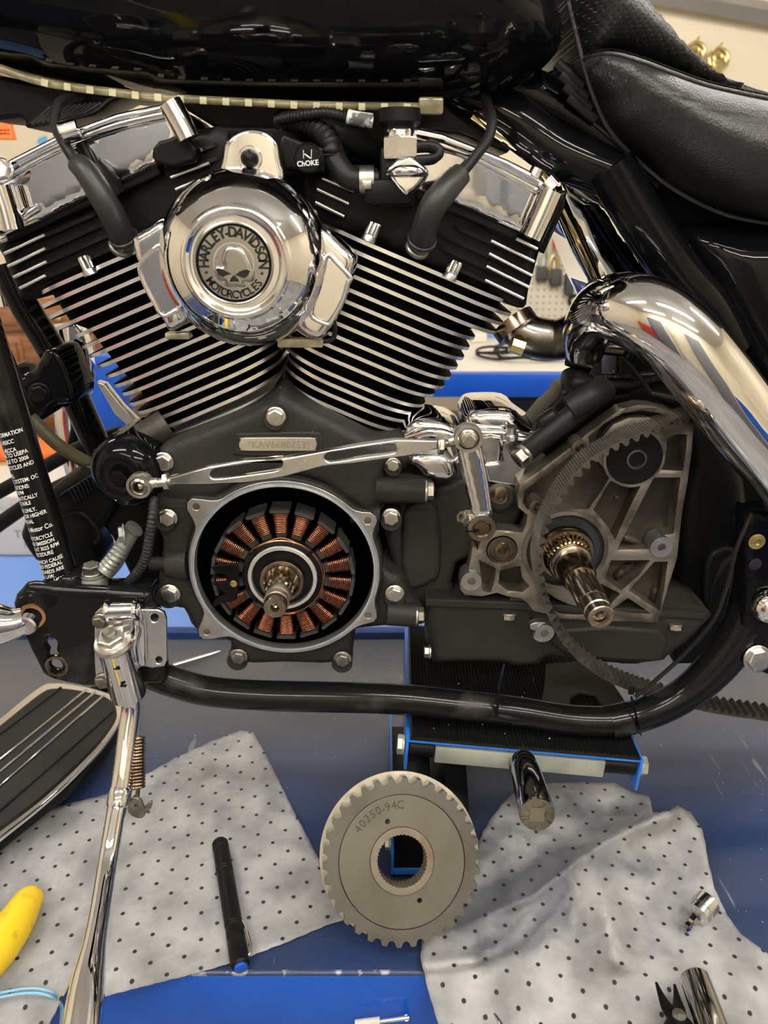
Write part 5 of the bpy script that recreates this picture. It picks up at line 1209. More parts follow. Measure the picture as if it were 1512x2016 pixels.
for k in range(NP):
    a = pi/2-2*pi*k/NP
    M3 = Matrix(((-sin(a), 0, cos(a)), (0, 1, 0), (cos(a), 0, sin(a))))
    if k == 13 and False: continue
    for me, nm in ((coreM, 'pole'), (cm, 'copper_coil'), (tipM, 'pole_shoe')):
        o = bpy.data.objects.new(nm, me); COL.objects.link(o); o.parent = st_
        wp = V((SC.x+cos(a)*R0, SC.y+.0155, SC.z+sin(a)*R0)); o.location = wp-WPOS[st_.name]; o.rotation_euler = M3.to_euler(); WPOS[o.name] = wp
ps = [(SC.x+.0402*cos(t)*(1+.012*sin(t*9)), SC.y+.003+.002*sin(t*5), SC.z+.0402*sin(t)*(1+.012*sin(t*9))) for t in np.linspace(-2.3, 2.4, 60)]
tube('lead_wire', ps, .0008, COPPER, st_, n=6, sm=2)
tube('lead_wire', [(SC.x+.0392*cos(t), SC.y+.0022, SC.z+.0392*sin(t)) for t in np.linspace(-2.0, 2.2, 50)], .0008, COPPER, st_, n=6, sm=2)
for du, dv in ((-.0265, .0255), (.0265, .0255), (-.0262, -.0240), (.0262, -.0240)):
    hexbolt((SC.x+du, SC.y+.0032, SC.z+dv), (0, -1, 0), .0034, SATIN, st_, h=.0022, sock=True, name='socket_screw')
# clamp bracket over the left coils
cb = plate('lead_clamp', [[(416, 1118), (440, 1112), (462, 1110), (470, 1120), (466, 1180), (440, 1186), (420, 1196), (424, 1180), (444, 1170), (430, 1158), (418, 1148), (446, 1146), (444, 1132), (428, 1128)]], SC.y-.001, .003, GLOSS, st_, .0006, sm=2)
boltP(460, 1149, SC.y-.001, 7, BRASS, cb, name='clamp_rivet', h=.0012, flange=1.0)
# bearing and crankshaft end
ringlathe('bearing_ring', [(.0338, .001), (.0330, .0), (.0300, .0), (.0292, .002), (.0292, .010), (.0338, .010)], SC, (0, 1, 0), MACH, BK, n=72, label='bright bearing retainer ring')
lathe('bearing_recess', [(.0292, .004), (.0285, .006), (.025, .008), (.0225, .008), (.0215, .004), (0, .006)], SC, (0, 1, 0), PLASTIC, BK, n=60)
crk = lathe('crankshaft_end', [(.0215, .004), (.0215, -.004), (.0205, -.0052), (.0180, -.0052), (.0165, -.004), (.0155, .0), (0, .002)], SC+V((.000, 0, -.001)), (0, 1, 0), BROWN, BK, n=60, label='crankshaft stub')
SH = SC+V((.0, 0, -.0012)); tipY = -.090-SC.y
lathe('splined_section', [(.0128, .004), (.0130, -.026), (.0118, -.028), (0, -.028)], SH, (0, 1, 0), STEEL, crk, n=96, flute=(12, .0016, -.03, .01))
lathe('shaft_nose', [(.0116, -.024), (.0116, -.038), (.0112, -.0385), (.0112, -.0395), (.0116, -.040), (.0116, tipY+.010), (.0106, tipY+.0095), (.0106, tipY+.002), (.0098, tipY), (.0042, tipY), (.0030, tipY+.006), (0, tipY+.008)], SH, (0, 1, 0), STEEL, crk, n=48)
# ---------- crankcase bolts ----------
for u, v, r in ((543, 820, 16), (322, 909, 16), (331, 1019, 15), (335, 1168, 16), (770, 1018, 15), (777, 1168, 15), (774, 915, 12), (470, 1292, 14), (674, 1297, 14)):
    b = boltP(u, v, YK-.010, r, ZINC if v < 1200 else ZINCD, cc, name='case_bolt', rot=.3+u*.01)
    p = P(u, v, YK); boltr = r*mpp(u, v, YK)
    lathe('bolt_boss', [(boltr*1.5, -.01), (boltr*1.45, .010), (boltr*1.3, .0118), (0, .0118)], p, (0, -1, 0), CAST, cc, n=24)
# horizontal sleeves with sideways bolts
for (u0, v0, u1, v1, r, bu, bv) in ((740, 962, 836, 966, .0125, 836, 967), (762, 1206, 818, 1210, .0130, 818, 1211)):
    tube('mount_sleeve', [P(u0, v0, -.004), P(u1, v1, -.004)], r, CAST, cc, n=24)
    hexbolt(P(bu, bv, -.004), (1, 0, 0), .0085, ZINC, cc, h=.009, flange=1.3, name='sleeve_bolt')
tube('mount_sleeve', [P(372, 1108, .0), P(330, 1108, .0)], [.018, .014], CAST, cc, n=24); tube('stub_pipe', [P(336, 1108, .0), P(296, 1110, .0)], .0068, CAST, cc, n=20)
tube('mount_sleeve', [P(392, 985, .010), P(318, 978, .010)], .015, CAST, cc, n=24)
tube('case_rib', [P(690, 1010, -.002), P(748, 1010, -.002)], .010, CAST, cc, n=16)
# engine number pad
plate('number_pad_frame', [[(462, 858), (480, 852), (612, 850), (632, 858), (634, 880), (620, 898), (474, 898), (460, 888)]], YK-.0095, .012, CAST, cc, .002, sm=3)
npd = plate('number_pad', [[(470, 876), (474, 866), (484, 862), (610, 862), (620, 866), (624, 875), (620, 885), (610, 888), (484, 888), (474, 885)]], YK-.0115, .006, PLATEM, cc, .0006, sm=2)
text_on('stamped_number', '*KAV6680753*', P(549, 882, YK-.0116), (1, 0, -.0), (0, 0, 1), 20*mpp(549, 880, 0), .00018, mat('stamped_mark', (.36, .32, .25), .7, .5), npd, sx=.98)
# ---------- shift rod ----------
YS_ = -.058
sr = plate('shift_rod', [[(333, 941), (414, 919), (482, 907), (560, 903), (636, 889), (710, 876), (780, 866), (862, 868), (862, 884), (800, 898), (760, 903), (696, 912), (636, 918), (557, 939), (482, 950), (410, 953), (333, 954)],
     [(412, 934), (418, 925), (440, 920), (540, 906), (553, 908), (556, 917), (548, 926), (520, 931), (440, 942), (418, 942)], [(638, 901), (644, 892), (670, 888), (766, 874), (778, 878), (780, 888), (772, 893), (720, 900), (660, 909), (644, 909)]], YS_, .009, CHROME2, BK, .0012, label='polished aluminium shift rod with two slots', smh=2)
hexbolt(P(333, 947, YS_+.004), P(322, 948, YS_+.004)-P(333, 947, YS_+.004), .0075, ZINC, sr, h=.005, flange=1.0, name='lock_nut')
tube('threaded_stud', [P(338, 947, YS_+.004), P(296, 953, YS_+.004)], .0042, ZINC, sr, n=14)
hexbolt(P(862, 876, YS_+.004), (1, 0, 0), .0085, ZINC, sr, h=.0055, flange=1.0, name='lock_nut'); corrug('threaded_stud', [(864, 876, YS_+.004), (880, 873, YS_+.004), (900, 868, YS_+.004)], 9, ZINC, sr, pitch=.0012, amp=.15)
for (u, v, R) in ((274, 957, 25), (922, 863, 29)):
    c = P(u, v, YS_-.001); m_ = mpp(u, v, YS_)
    rr = R*m_
    re = ringlathe('rod_end', [(rr, -.001), (rr*.96, -.0025), (rr*.74, -.0025), (rr*.70, -.001), (rr*.70, .008), (rr*.96, .0095), (rr, .008)], c, (0, 1, 0), ZINC, sr, n=40)
    ringlathe('ball_race', [(rr*.68, -.0015), (rr*.50, -.003), (rr*.36, -.003), (rr*.36, .009), (rr*.68, .009)], c, (0, 1, 0), STEEL, re, n=40)
    if u < 500: lathe('socket_bore', [(rr*.36, -.002), (rr*.34, .006), (0, .006)], c, (0, 1, 0), DARKH, re, n=6)
    else: hexbolt(c+V((0, -.002, 0)), (0, -1, 0), rr*.48, ZINC, re, h=.008, flange=1.12, name='pivot_bolt')
    tube('rod_end_neck', [c+V((.0, .003, .0)), c+(P(333 if u < 500 else 862, 948 if u < 500 else 876, YS_)-c)*.62+V((0, .003, 0))], [rr*.5, .0045], ZINC, re, n=14)
# shift arm
sa = puff('shift_arm', [(898, 882), (902, 868), (936, 866), (948, 880), (958, 930), (968, 1000), (966, 1014), (934, 1018), (926, 1000), (914, 950)], YS_+.014, .006, .005, .010, CHROME, BK, sp=.003, sm=2, label='chrome shift arm')
tube('arm_edge', [P(906, 884, YS_+.010), P(920, 950, YS_+.010), P(934, 1006, YS_+.010)], .0012, CHROME, sa, n=8); tube('arm_edge', [P(944, 880, YS_+.010), P(956, 940, YS_+.010), P(965, 1004, YS_+.010)], .0012, CHROME, sa, n=8)
YC_ = YS_+.012
ringlathe('arm_clamp', [(.0135, -.001), (.0128, -.003), (.0088, -.003), (.0080, -.001), (.0080, .014), (.0135, .014)], P(948, 1038, YC_), (0, 1, 0), STEEL, sa, n=36, label='split steel clamp')
lathe('clamped_shaft', [(.0078, .0), (.0078, -.001), (.0068, -.002), (0, -.002)], P(948, 1040, YC_+.001), (0, 1, 0), BROWN, sa, n=28)
box('clamp_slot', P(930, 1046, YC_-.0025), (.012, .002, .0014), DARKH, sa, .0002)
box('clamp_bridge', P(938, 1020, YC_+.006), (.026, .012, .014), STEEL, sa, .003)
hexbolt(P(918, 1022, YC_+.004), (-.7, -.5, .5), .0062, STEEL, sa, h=.008, flange=1.0, sock=True, name='clamp_screw')
# ---------- starter / chrome top cover ----------
tc_ = puff('starter_cover', [(912, 832), (922, 806), (950, 800), (1004, 802), (1030, 824), (1066, 850), (1072, 862), (1000, 858), (940, 850)], .030, .016, .012, .06, CHROME, BK, sp=.004, sm=3, label='chrome starter motor cover')
plate('starter_flange', [[(930, 846), (1000, 848), (1068, 860), (1080, 880), (1040, 920), (1020, 960), (960, 950), (950, 900), (928, 870)]], .012, .05, CHROME2, BK, .003)
tube('cover_bead', [P(*a) for a in [(950, 862, .010), (984, 863, .010), (984, 905, .010), (978, 914, .010), (952, 916, .010)]], .0018, CHROME, BK, n=8, sm=2); tube('cover_bead', [P(*a) for a in [(990, 910, .010), (990, 868, .010), (1040, 868, .010)]], .0014, CHROME, BK, n=8, sm=2)
lathe('flange_bolt', [(0, .0), (.0075, 0), (.0075, .004), (.005, .005), (.005, .012), (0, .012)], P(1005, 862, .008), V((0, -.2, 1)), CHROME2, BK, n=20)
puff('gear_cover', [(812, 820), (860, 822), (884, 828), (908, 845), (908, 872), (880, 870), (830, 858), (800, 866), (790, 850)], .03, .010, .010, .05, CHROME, BK, sp=.004, sm=3, label='chrome cover beside the rear cylinder')
puff('solenoid_cover', [(804, 892), (850, 885), (885, 895), (900, 920), (896, 938), (876, 946), (836, 938), (815, 915), (799, 914)], .012, .010, .010, .05, CHROME2, BK, sp=.004, sm=2)
tube('chrome_hose_clip', [P(800, 862, .02), P(850, 850, .012), P(896, 862, .01), P(912, 890, .01), (P(900, 906, .014))], .0045, CHROME, BK, n=12)
tube('vent_hose', [P(*a) for a in [(1016, 905, .0), (1060, 870, -.004), (1120, 822, -.004), (1170, 785, .0), (1194, 768, .01)]], .0098, RUB, BK, n=18)
tube('vent_hose', [P(1120, 806, -.006), P(1158, 782, -.004), P(1190, 762, .004)], .0125, RUB, BK, n=18)
hexbolt(P(1036, 892, -.004), (P(1024, 902, -.01)-P(1050, 880, -.004)).normalized(), .0100, ZINCD, BK, h=.012, flange=1.05, name='hose_fitting')
lathe('rubber_cap', [(.006, 0), (.008, .004), (.008, .018), (.006, .021), (0, .021)], P(1060, 838, .0), V((.7, 0, .5)), PLASTIC, BK, n=20)
plate('wire_guide', [[(1050, 838), (1100, 785), (1108, 768), (1150, 760), (1190, 770), (1190, 800), (1120, 860), (1070, 880)]], .022, .05, SATIN, BK, .004, sm=2)
puff('sensor_plug', [(1120, 745), (1140, 735), (1165, 740), (1175, 760), (1165, 785), (1130, 792), (1118, 770)], .012, .008, .008, .03, SATIN, BK, sp=.004, sm=3)
corrug('corrugated_conduit', [(1180, 742, .02), (1230, 742, .03), (1290, 738, .05)], 8, PLASTIC, BK, pitch=.0030, amp=.25); corrug('corrugated_conduit', [(1196, 758, .012), (1250, 756, .03), (1310, 742, .05)], 10, PLASTIC, BK, pitch=.0032, amp=.25)
# ---------- transmission side ----------
YT = -.004
def z8(p): return [(760+a/2.011, 780+b/2.011) for a, b in p]
outer = z8([(530, 350), (636, 274), (740, 196), (800, 146), (860, 100), (930, 52), (1000, 34), (1060, 38), (1130, 60), (1218, 112), (1210, 220), (1195, 330), (1172, 460), (1152, 640), (1115, 760), (1095, 830), (1076, 897), (900, 890), (740, 884), (662, 880), (640, 862), (585, 850), (560, 820), (535, 800), (480, 792), (440, 778), (380, 792), (312, 787), (296, 768), (292, 740), (302, 712), (326, 690), (336, 640), (342, 598), (356, 596), (362, 610), (380, 560), (440, 530), (500, 535), (540, 540), (556, 505), (560, 470), (524, 440), (520, 390)])
hs_ = [z8(q) for q in [
    [(1112, 168), (1150, 150), (1192, 152), (1188, 220), (1176, 296), (1090, 292), (1080, 280), (1108, 220)],
    [(1060, 322), (1166, 322), (1150, 440), (1138, 545), (1100, 550), (1062, 572), (1050, 606), (912, 608), (960, 520), (1010, 420)],
    [(886, 336), (960, 328), (1020, 332), (960, 450), (906, 570), (880, 520), (832, 464), (820, 450)],
    [(890, 650), (1046, 650), (1000, 710), (932, 770), (864, 722)],
    [(1062, 655), (1116, 655), (1102, 760), (1084, 852), (1020, 810), (962, 768)],
    [(852, 742), (928, 782), (900, 812), (882, 834), (840, 790)],
    [(958, 798), (1050, 862), (960, 858), (892, 846)],
    [(548, 372), (640, 306), (730, 232), (790, 240), (845, 262), (888, 318), (836, 400), (800, 448), (740, 448), (690, 452), (640, 470), (600, 440), (560, 450), (540, 420)],
    [(800, 160), (870, 104), (940, 66), (1010, 56), (1080, 66), (1150, 98), (1120, 120), (1040, 84), (960, 86), (900, 112), (860, 160), (850, 215), (810, 210)],
    [(368, 648), (436, 682), (430, 730), (414, 778), (382, 770), (374, 700)],
    [(452, 690), (532, 672), (540, 720), (568, 752), (540, 775), (480, 770), (444, 740)]]]
def zc(px_c, R, Y, n=48):
    c = P(*px_c, Y); o = []
    for k in range(n):
        a = 2*pi*k/n; p = V((c.x+R*cos(a), Y, c.z+R*sin(a))); q = p-CA; o.append((CXP+FPX*q.x/q.dot(FW), CYP-FPX*q.dot(UP)/q.dot(FW)))
    return o
tr = plate('transmission_case', [outer], YT+.020, .10, DIRTY, BK, .003, label='grimy bare aluminium transmission side')
seal_c = (1113, 1085); bore_c = (1249, 902); mpt = mpp(1110, 1085, YT)
hs_ += [zc((988, 1083), 31*mpt, YT, 32), z8([(608, 792), (640, 778), (672, 800), (720, 824), (790, 838), (832, 852), (770, 866), (690, 862), (648, 838)])]
hs2 = hs_+[zc(seal_c, 76*mpt, YT), zc(bore_c, 53*mpt, YT, 36)]
puff('webbed_face', outer, YT+.001, .0016, .001, .020, RIBM, tr, holes=hs2, sp=.0035, sm=0, label='raised web of ribs with worn bright edges', ang=40)
# bosses
for u, v, R in ((1302, 1077, 22), (928, 1144, 21), (1072, 1246, 20), (1141, 881, 15), (1057, 998, 15)):
    c = P(u, v, YT-.004); R *= mpt
    bo = ringlathe('threaded_boss', [(R, .0), (R*.97, -.0008), (.0042, -.0008), (.0038, .004), (.0038, .02), (R, .02)], c, (0, 1, 0), RING if R > .008 else RIBM, tr, n=32)
    lathe('bore', [(.0040, .0), (.0034, .003), (0, .009)], c, (0, 1, 0), STEEL, bo, n=14)
plate('lower_ear', [z8([(572, 905), (600, 895), (640, 900), (664, 925), (660, 955), (640, 972), (608, 976), (582, 958), (588, 930), (572, 925)])], YT-.002, .03, RING, tr, .0012, sm=2)
plate('ear_web', [z8([(500, 790), (580, 820), (600, 890), (585, 960), (560, 880), (540, 850), (490, 830)])], YT+.006, .03, DIRTY, tr, .002, sm=2)
c = P(988, 1083, YT+.004)
lathe('end_cap', [(30*mpt, .01), (30*mpt, .0), (29*mpt, -.0012), (24*mpt, -.0012), (23*mpt, -.0002), (16*mpt, -.0002), (15*mpt, -.0016), (8*mpt, -.002), (7*mpt, -.0035), (0, -.0035)], c, (0, 1, 0), BROWN, tr, n=40)
ringlathe('seal_rim', [(76.5*mpt, .0), (84*mpt, 0), (86*mpt, .003), (86*mpt, .02), (76.5*mpt, .02)], P(*seal_c, YT-.002), (0, 1, 0), RIBM, tr, n=60)
lathe('shaft_seal', [(78*mpt, .012), (76*mpt, .003), (73*mpt, .002), (70*mpt, .004), (52*mpt, .004), (50*mpt, .006), (0, .006)], P(*seal_c, YT), (0, 1, 0), SEALM, tr, n=60, label='dark rubber shaft seal')
ringlathe('bore_rim', [(53*mpt, .0), (58*mpt, .0), (60*mpt, .02), (53*mpt, .02)], P(*bore_c, YT-.001), (0, 1, 0), RIBM, tr, n=60)
lathe('bore_floor', [(54*mpt, .0), (53*mpt, .012), (46*mpt, .014), (44*mpt, .010), (30*mpt, .016), (0, .018)], P(*bore_c, YT), (0, 1, 0), PLASTIC, tr, n=48)
ringlathe('starter_bush', [(20*mpt, -.004), (19*mpt, -.006), (15*mpt, -.006), (14*mpt, -.004), (14*mpt, .014), (20*mpt, .014)], P(1250, 901, YT+.004), (0, 1, 0), STEEL, tr, n=40)
lathe('bush_splines', [(14*mpt, -.003), (14*mpt, .010), (0, .010)], P(1250, 901, YT+.004), (0, 1, 0), BROWN, tr, n=72, flute=(18, -.0012, -.01, .01))
plate('case_number', [z8([(905, 400), (925, 395), (930, 408), (908, 415)])], YT+.0185, .003, DIRTY, tr, .001, sm=2)
for q in ([(760, 470), (850, 480), (870, 520), (800, 505)], [(940, 540), (1010, 560), (1040, 600), (1000, 596), (930, 570)], [(900, 700), (950, 660), (965, 672), (915, 730)], [(1060, 740), (1078, 745), (1062, 820), (1040, 800)]):
    puff('casting_swell', z8(q), YT+.019, .006, .006, .004, DIRTY, tr, sp=.003, sm=2)
# main shaft
M0 = P(1111, 1084, YT); MT_ = P(1184, 1216, -.1165); ma = (MT_-M0); ma_L = ma.length; ma.normalize()
ms = lathe('main_shaft', [(.0285, .000), (.0285, .006), (.0270, .009), (.0235, .009), (.0222, .007), (0, .007)], M0, ma, BROWN, BK, n=60, label='splined transmission main shaft')
lathe('large_spline', [(.0222, .004), (.0222, .020), (.0205, .021), (.0205, .022), (0, .022)], M0, ma, BROWN, ms, n=120, flute=(30, .0014, .0, .0205))
lathe('thread_collar', [(.0200, .018), (.0188, .022), (.0190, .024), (.0182, .0245), (.0188, .026), (.0180, .0265), (.0186, .028), (.0176, .0295), (0, .0295)], M0, ma, STEEL, ms, n=48)
lathe('shaft_sleeve', [(.0168, .028), (.0165, .050), (.0155, .052), (.0150, .055), (0, .055)], M0, ma, BROWN, ms, n=48)
lathe('long_spline', [(.0138, .050), (.0138, .088), (.0126, .091), (0, .091)], M0, ma, STEEL, ms, n=112, flute=(14, .0015, .05, .0885))
lathe('shaft_tip', [(.0118, .086), (.0118, .090), (.0124, .091), (.0124, ma_L-.010), (.0116, ma_L-.009), (.0118, ma_L-.001), (.0108, ma_L), (.0072, ma_L), (.0060, ma_L-.005), (0, ma_L-.008)], M0, ma, STEEL, ms, n=40)
lathe('centre_ball', [(0, ma_L-.001), (.0022, ma_L-.0018), (.0032, ma_L-.004), (0.0025, ma_L-.008)], M0, ma, STEEL, ms, n=16)
# ---------- inner primary side housings ----------
plate('rear_mount_casting', [[(760, 1000), (850, 985), (860, 960), (960, 930), (1022, 940), (1030, 1010), (1000, 1050), (960, 1090), (900, 1110), (905, 1180), (1040, 1200), (1060, 1290), (1000, 1300), (850, 1300), (845, 1240), (812, 1180), (775, 1120)]], .022, .15, CAST, BK, .006, sm=2, label='black casting between crankcase and transmission')
lathe('plug_boss', [(.0165, -.004), (.0155, .006), (.0125, .008), (.0118, .006), (0, .006)], P(985, 975, .02), (0, -1, 0), DIRTY, BK, n=32)
hexbolt(P(985, 975, .0145), (0, -1, 0), .0085, BROWN, BK, h=.004, sock=True, flange=1.1, name='drain_plug')
plate('case_recess_panel', [[(800, 1000), (860, 1000), (868, 1120), (850, 1150), (800, 1160), (790, 1080)]], .016, .02, CAST, BK, .006, sm=3)
op = puff('oil_pan', [(842, 1176), (1000, 1178), (1300, 1190), (1392, 1200), (1396, 1216), (1390, 1222), (1300, 1300), (1180, 1302), (1080, 1292), (1062, 1306), (1010, 1310), (986, 1302), (880, 1304), (852, 1300), (845, 1260)], .010, .010, .008, .16, CAST, BK, sp=.006, sm=2, label='black oil pan under the transmission')
plate('pan_flange', [[(838, 1180), (1000, 1186), (1390, 1208), (1390, 1220), (1000, 1200), (838, 1194)]], -.002, .16, CAST, op, .001)
plate('pan_lip', [[(1100, 1240), (1300, 1240), (1308, 1290), (1290, 1304), (1110, 1290)]], -.001, .02, CAST, op, .004, sm=2)
for u, v, ax_ in ((848, 1283, (-1, 0, 0)), (1330, 1228, (0, -.3, -1)), (1003, 1208, (0, -.4, -1))):
    hexbolt(P(u, v, .0), ax_, .0062, ZINC, op, h=.007, name='pan_bolt')
fpl('mount_foot_plate', [(1075, 1306), (1150, 1300), (1190, 1320), (1240, 1392), (1230, 1412), (1060, 1404), (1072, 1350)], .176, .005, CAST, BK, .0015, sm=0, hole=[(1122, 1390), (1124, 1370), (1142, 1360), (1170, 1366), (1190, 1392)])
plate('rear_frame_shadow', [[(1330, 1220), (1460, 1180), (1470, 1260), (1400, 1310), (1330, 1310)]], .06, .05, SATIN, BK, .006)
# ---------- drive belt ----------
bp = [(1470, 812), (1390, 812), (1340, 824), (1290, 842), (1240, 862), (1190, 886), (1150, 915), (1110, 960), (1084, 1005), (1066, 1050), (1058, 1095), (1060, 1140), (1072, 1190), (1100, 1250), (1140, 1300), (1190, 1336), (1240, 1358), (1290, 1374), (1400, 1402), (1520, 1420), (1640, 1440)]
YBf, YBb = -.046, -.018
yoff = [.05, .035, .026, .018, .012, .006, .003, 0, 0, 0, 0, 0, 0, 0, .004, .016, .035, .055, .075, .085, .09]
pt = [V(a) for a in cr([P(u, v, YBf+o) for (u, v), o in zip(bp, yoff)], 24)]
s_ = [0]
for i in range(1, len(pt)): s_.append(s_[-1]+(pt[i]-pt[i-1]).length)
TOT = s_[-1]
def at(t):
    i = max(0, min(len(pt)-2, int(np.searchsorted(s_, t))-1)); f = (t-s_[i])/(s_[i+1]-s_[i]); p = pt[i].lerp(pt[i+1], f)
    d = (pt[i+1]-pt[i]); d.y = 0; d.normalize(); return p, V((-d.z, 0, d.x))
BW = YBb-YBf
def ybt(t):    # the lower run drifts back toward the wheel pulley
    return 0
vs = []; fs = []; pit = .0105; NB = int(TOT/pit); st8 = 12
mi = []
for j in range(NB*st8+1):
    t = TOT*j/(NB*st8); p, nrm = at(t); ph = (j % st8)/st8
    tooth = max(0, sin(pi*(ph-.15)/.7))**.6*.0052 if .15 < ph < .85 else 0
    thick = .0022; outr = .0006*(1 if (j % 3) == 0 else -1)
    # nrm points to the left/up side of travel; inner side carries the teeth
    vs += [p-nrm*(thick/2+outr)*1, p-nrm*(thick/2+outr)+V((0, BW, 0)), p+nrm*(thick/2+tooth)+V((0, BW, 0)), p+nrm*(thick/2+tooth)]
for j in range(NB*st8):
    a = j*4
    for k in range(4): fs.append((a+k, a+(k+1) % 4, a+4+(k+1) % 4, a+4+k)); mi.append(1 if k == 0 and j % 3 != 1 else 0)  # bright rows put the shine of the rubber ribs into the colour
mk('drive_belt', vs, fs, [BELT, BELTR], BK, ang=25, mi=mi, label='slack toothed rubber drive belt')
# ---------- lower frame rail ----------
lr = tube('lower_frame_rail', [P(*a) for a in [(250, 1305, -.01), (330, 1338, -.012), (410, 1360, -.014), (520, 1369, -.014), (650, 1372, -.014), (780, 1376, -.014), (900, 1388, -.014), (1010, 1400, -.014), (1120, 1417, -.014), (1210, 1420, -.012)]], .0163, GLOSSW, BK, n=36, label='scuffed black lower frame rail')
tube('rear_frame_bend', [P(*a) for a in [(1190, 1420, -.012), (1260, 1408, -.010), (1340, 1372, -.008), (1410, 1312, -.006), (1462, 1240, -.004), (1496, 1160, .0), (1520, 1060, .0)]], [.0172, .0175, .018, .020, .021, .021, .021], GLOSSW, BK, n=32, label='black rear frame bend')
tube('frame_weld_sleeve', [P(1200, 1421, -.012), P(1240, 1413, -.011)], .0182, GLOSSW, BK, n=32)
rp = puff('rear_frame_plate', [(1462, 1020), (1480, 1005), (1520, 1000), (1700, 1000), (1700, 1400), (1520, 1330), (1470, 1310), (1450, 1290), (1462, 1200)], -.018, .008, .006, .02, GLOSS, BK, sp=.006, sm=2, label='black rear frame plate')
boltP(1490, 1066, -.026, 13, BRASS, rp, name='hollow_nut', h=.003, sock=True); lathe('plate_hole', [(.0062, .0), (.0055, .004), (0, .004)], P(1487, 1111, -.0255), (0, 1, 0), BROWN, rp, n=24)
lathe('plate_hole', [(.0055, .0), (.005, .004), (0, .004)], P(1482, 1150, -.0255), (0, 1, 0), DARKH, rp, n=24); lathe('plate_hole', [(.0048, .0), (.0045, .004), (0, .004)], P(1494, 1262, -.0255), (0, 1, 0), DARKH, rp, n=24)
lathe('chrome_dome_bolt', [(36*mpp(1512, 1195, -.04), 0), (36*mpp(1512, 1195, -.04), .003), (.0145, .009), (.009, .013), (0, .0145)], P(1514, 1193, -.028), (0, -1, .1), CHROME, rp, n=36)
hexbolt(P(1490, 1296, -.028), (0, -1, .2), .0115, ZINC, rp, h=.008, flange=1.25, name='frame_bolt')
tube('thin_cable', [P(*a) for a in [(1480, 1010, -.03), (1450, 1080, -.035), (1432, 1150, -.035), (1405, 1220, -.035), (1350, 1285, -.03), (1290, 1340, -.03), (1250, 1372, -.03)]], .0022, RUB, BK, n=8)
for (u, v0, v1, du) in ((985, 1308, 1426, -6),):
    zt1 = tube('cable_tie', [P(992, 1310, .01), P(984, 1345, -.024), P(980, 1385, -.0335), P(977, 1410, -.028), P(974, 1420, -.016)], .0013, PLASTIC, BK, n=4, sq=2.2)
tube('cable_tie', [P(1243, 1372, -.020), P(1250, 1400, -.0315), P(1257, 1430, -.028), P(1261, 1446, -.014)], .0013, PLASTIC, BK, n=4, sq=2.2); box('tie_head', P(1243, 1360, -.022), (.006, .004, .008), PLASTIC, BK, .001)
# ---------- rear exhaust ----------
ex = tube('rear_exhaust_header', [P(*a) for a in [(1005, 640, .085), (1050, 662, .08), (1100, 668, .075), (1150, 650, .06), (1190, 640, .05)]], [.0175, .020, .0205, .021, .022], HEAT, BK, n=32, label='heat stained rear exhaust header')
tube('header_clamp', [P(1008, 632, .08), P(1022, 652, .075)], .0225, BROWN, ex, n=24)
tube('clamp_bolt', [P(1006, 676, .05), P(1030, 684, .05)], .0085, BRASS, ex, n=8); tube('clamp_bolt', [P(1160, 684, .03), P(1225, 688, .03)], .0062, BROWN, ex, n=10); tube('clamp_bolt', [P(1118, 706, .035), P(1162, 722, .035)], .0070, BROWN, ex, n=10)
hs3 = tube('exhaust_heat_shield', [P(*a) for a in [(1150, 700, .03), (1158, 652, .02), (1195, 612, -.005), (1260, 616, -.03), (1330, 662, -.045), (1400, 742, -.05), (1462, 822, -.05), (1530, 905, -.05), (1620, 1020, -.05), (1780, 1180, -.05), (1980, 1300, -.05)]],
     [.0170, .0235, .0290, .0320, .0325, .0325, .0325, .0325, .0325, .0325, .0325], CHROME, BK, n=48, sm=10, label='big curved chrome exhaust shield')
tube('shield_seam', [P(*a) for a in [(1200, 640, -.03), (1270, 670, -.055), (1340, 730, -.07), (1420, 830, -.07), (1512, 945, -.07)]], .0014, CHROME, hs3, n=8)
for k in range(9):
    tube('shield_louvre', [P(1142+k*3, 596+k*9, .004), P(1166+k*2.5, 606+k*8.2, -.016), P(1192, 622+k*6.4, -.027)], .0013, CHROME, hs3, n=8)
tube('lever_tip', [P(1148, 578, .0), P(1166, 556, .0), P(1182, 552, .0)], .0028, SATIN, BK, n=10)
plate('under_shield_bracket', [[(1215, 690), (1250, 720), (1300, 790), (1380, 830), (1340, 840), (1250, 800), (1215, 760)]], .03, .06, SATIN, BK, .004)
tube('bracket_strut', [P(1240, 690, .04), P(1222, 730, .04), P(1212, 770, .04)], .0065, GLOSS, BK, n=14)
plate('trans_top_guard', [[(1060, 870), (1130, 820), (1200, 775), (1290, 768), (1400, 800), (1400, 830), (1300, 800), (1220, 800), (1140, 850), (1080, 900)]], .03, .04, SATIN, BK, .006, sm=2)
# ---------- kickstand mount plate ----------
YQ = -.030
fp = puff('stand_mount_plate', [(28, 1188), (44, 1158), (66, 1148), (160, 1156), (288, 1163), (300, 1180), (318, 1210), (330, 1330), (300, 1345), (200, 1352), (132, 1342), (92, 1330), (80, 1312), (50, 1252)], YQ, .006, .004, .006, GLOSSW, BK, sp=.004, sm=2, label='gloss black stand mounting plate',
     holes=[[(90, 1262), (96, 1255), (106, 1256), (113, 1263), (113, 1272), (112, 1280), (118, 1290), (118, 1300), (124, 1310), (120, 1318), (108, 1320), (98, 1314), (98, 1302), (94, 1290), (96, 1280), (90, 1272)]])
boxb('plate_top_flange', P(60, 1166, YQ+.004), P(296, 1182, YQ+.004)+V((0, .034, 0)), GLOSSW, fp, .003); boxb('plate_top_flange', P(140, 1180, YQ+.004), P(296, 1335, YQ+.004)+V((0, .030, 0)), GLOSSW, fp, .004)
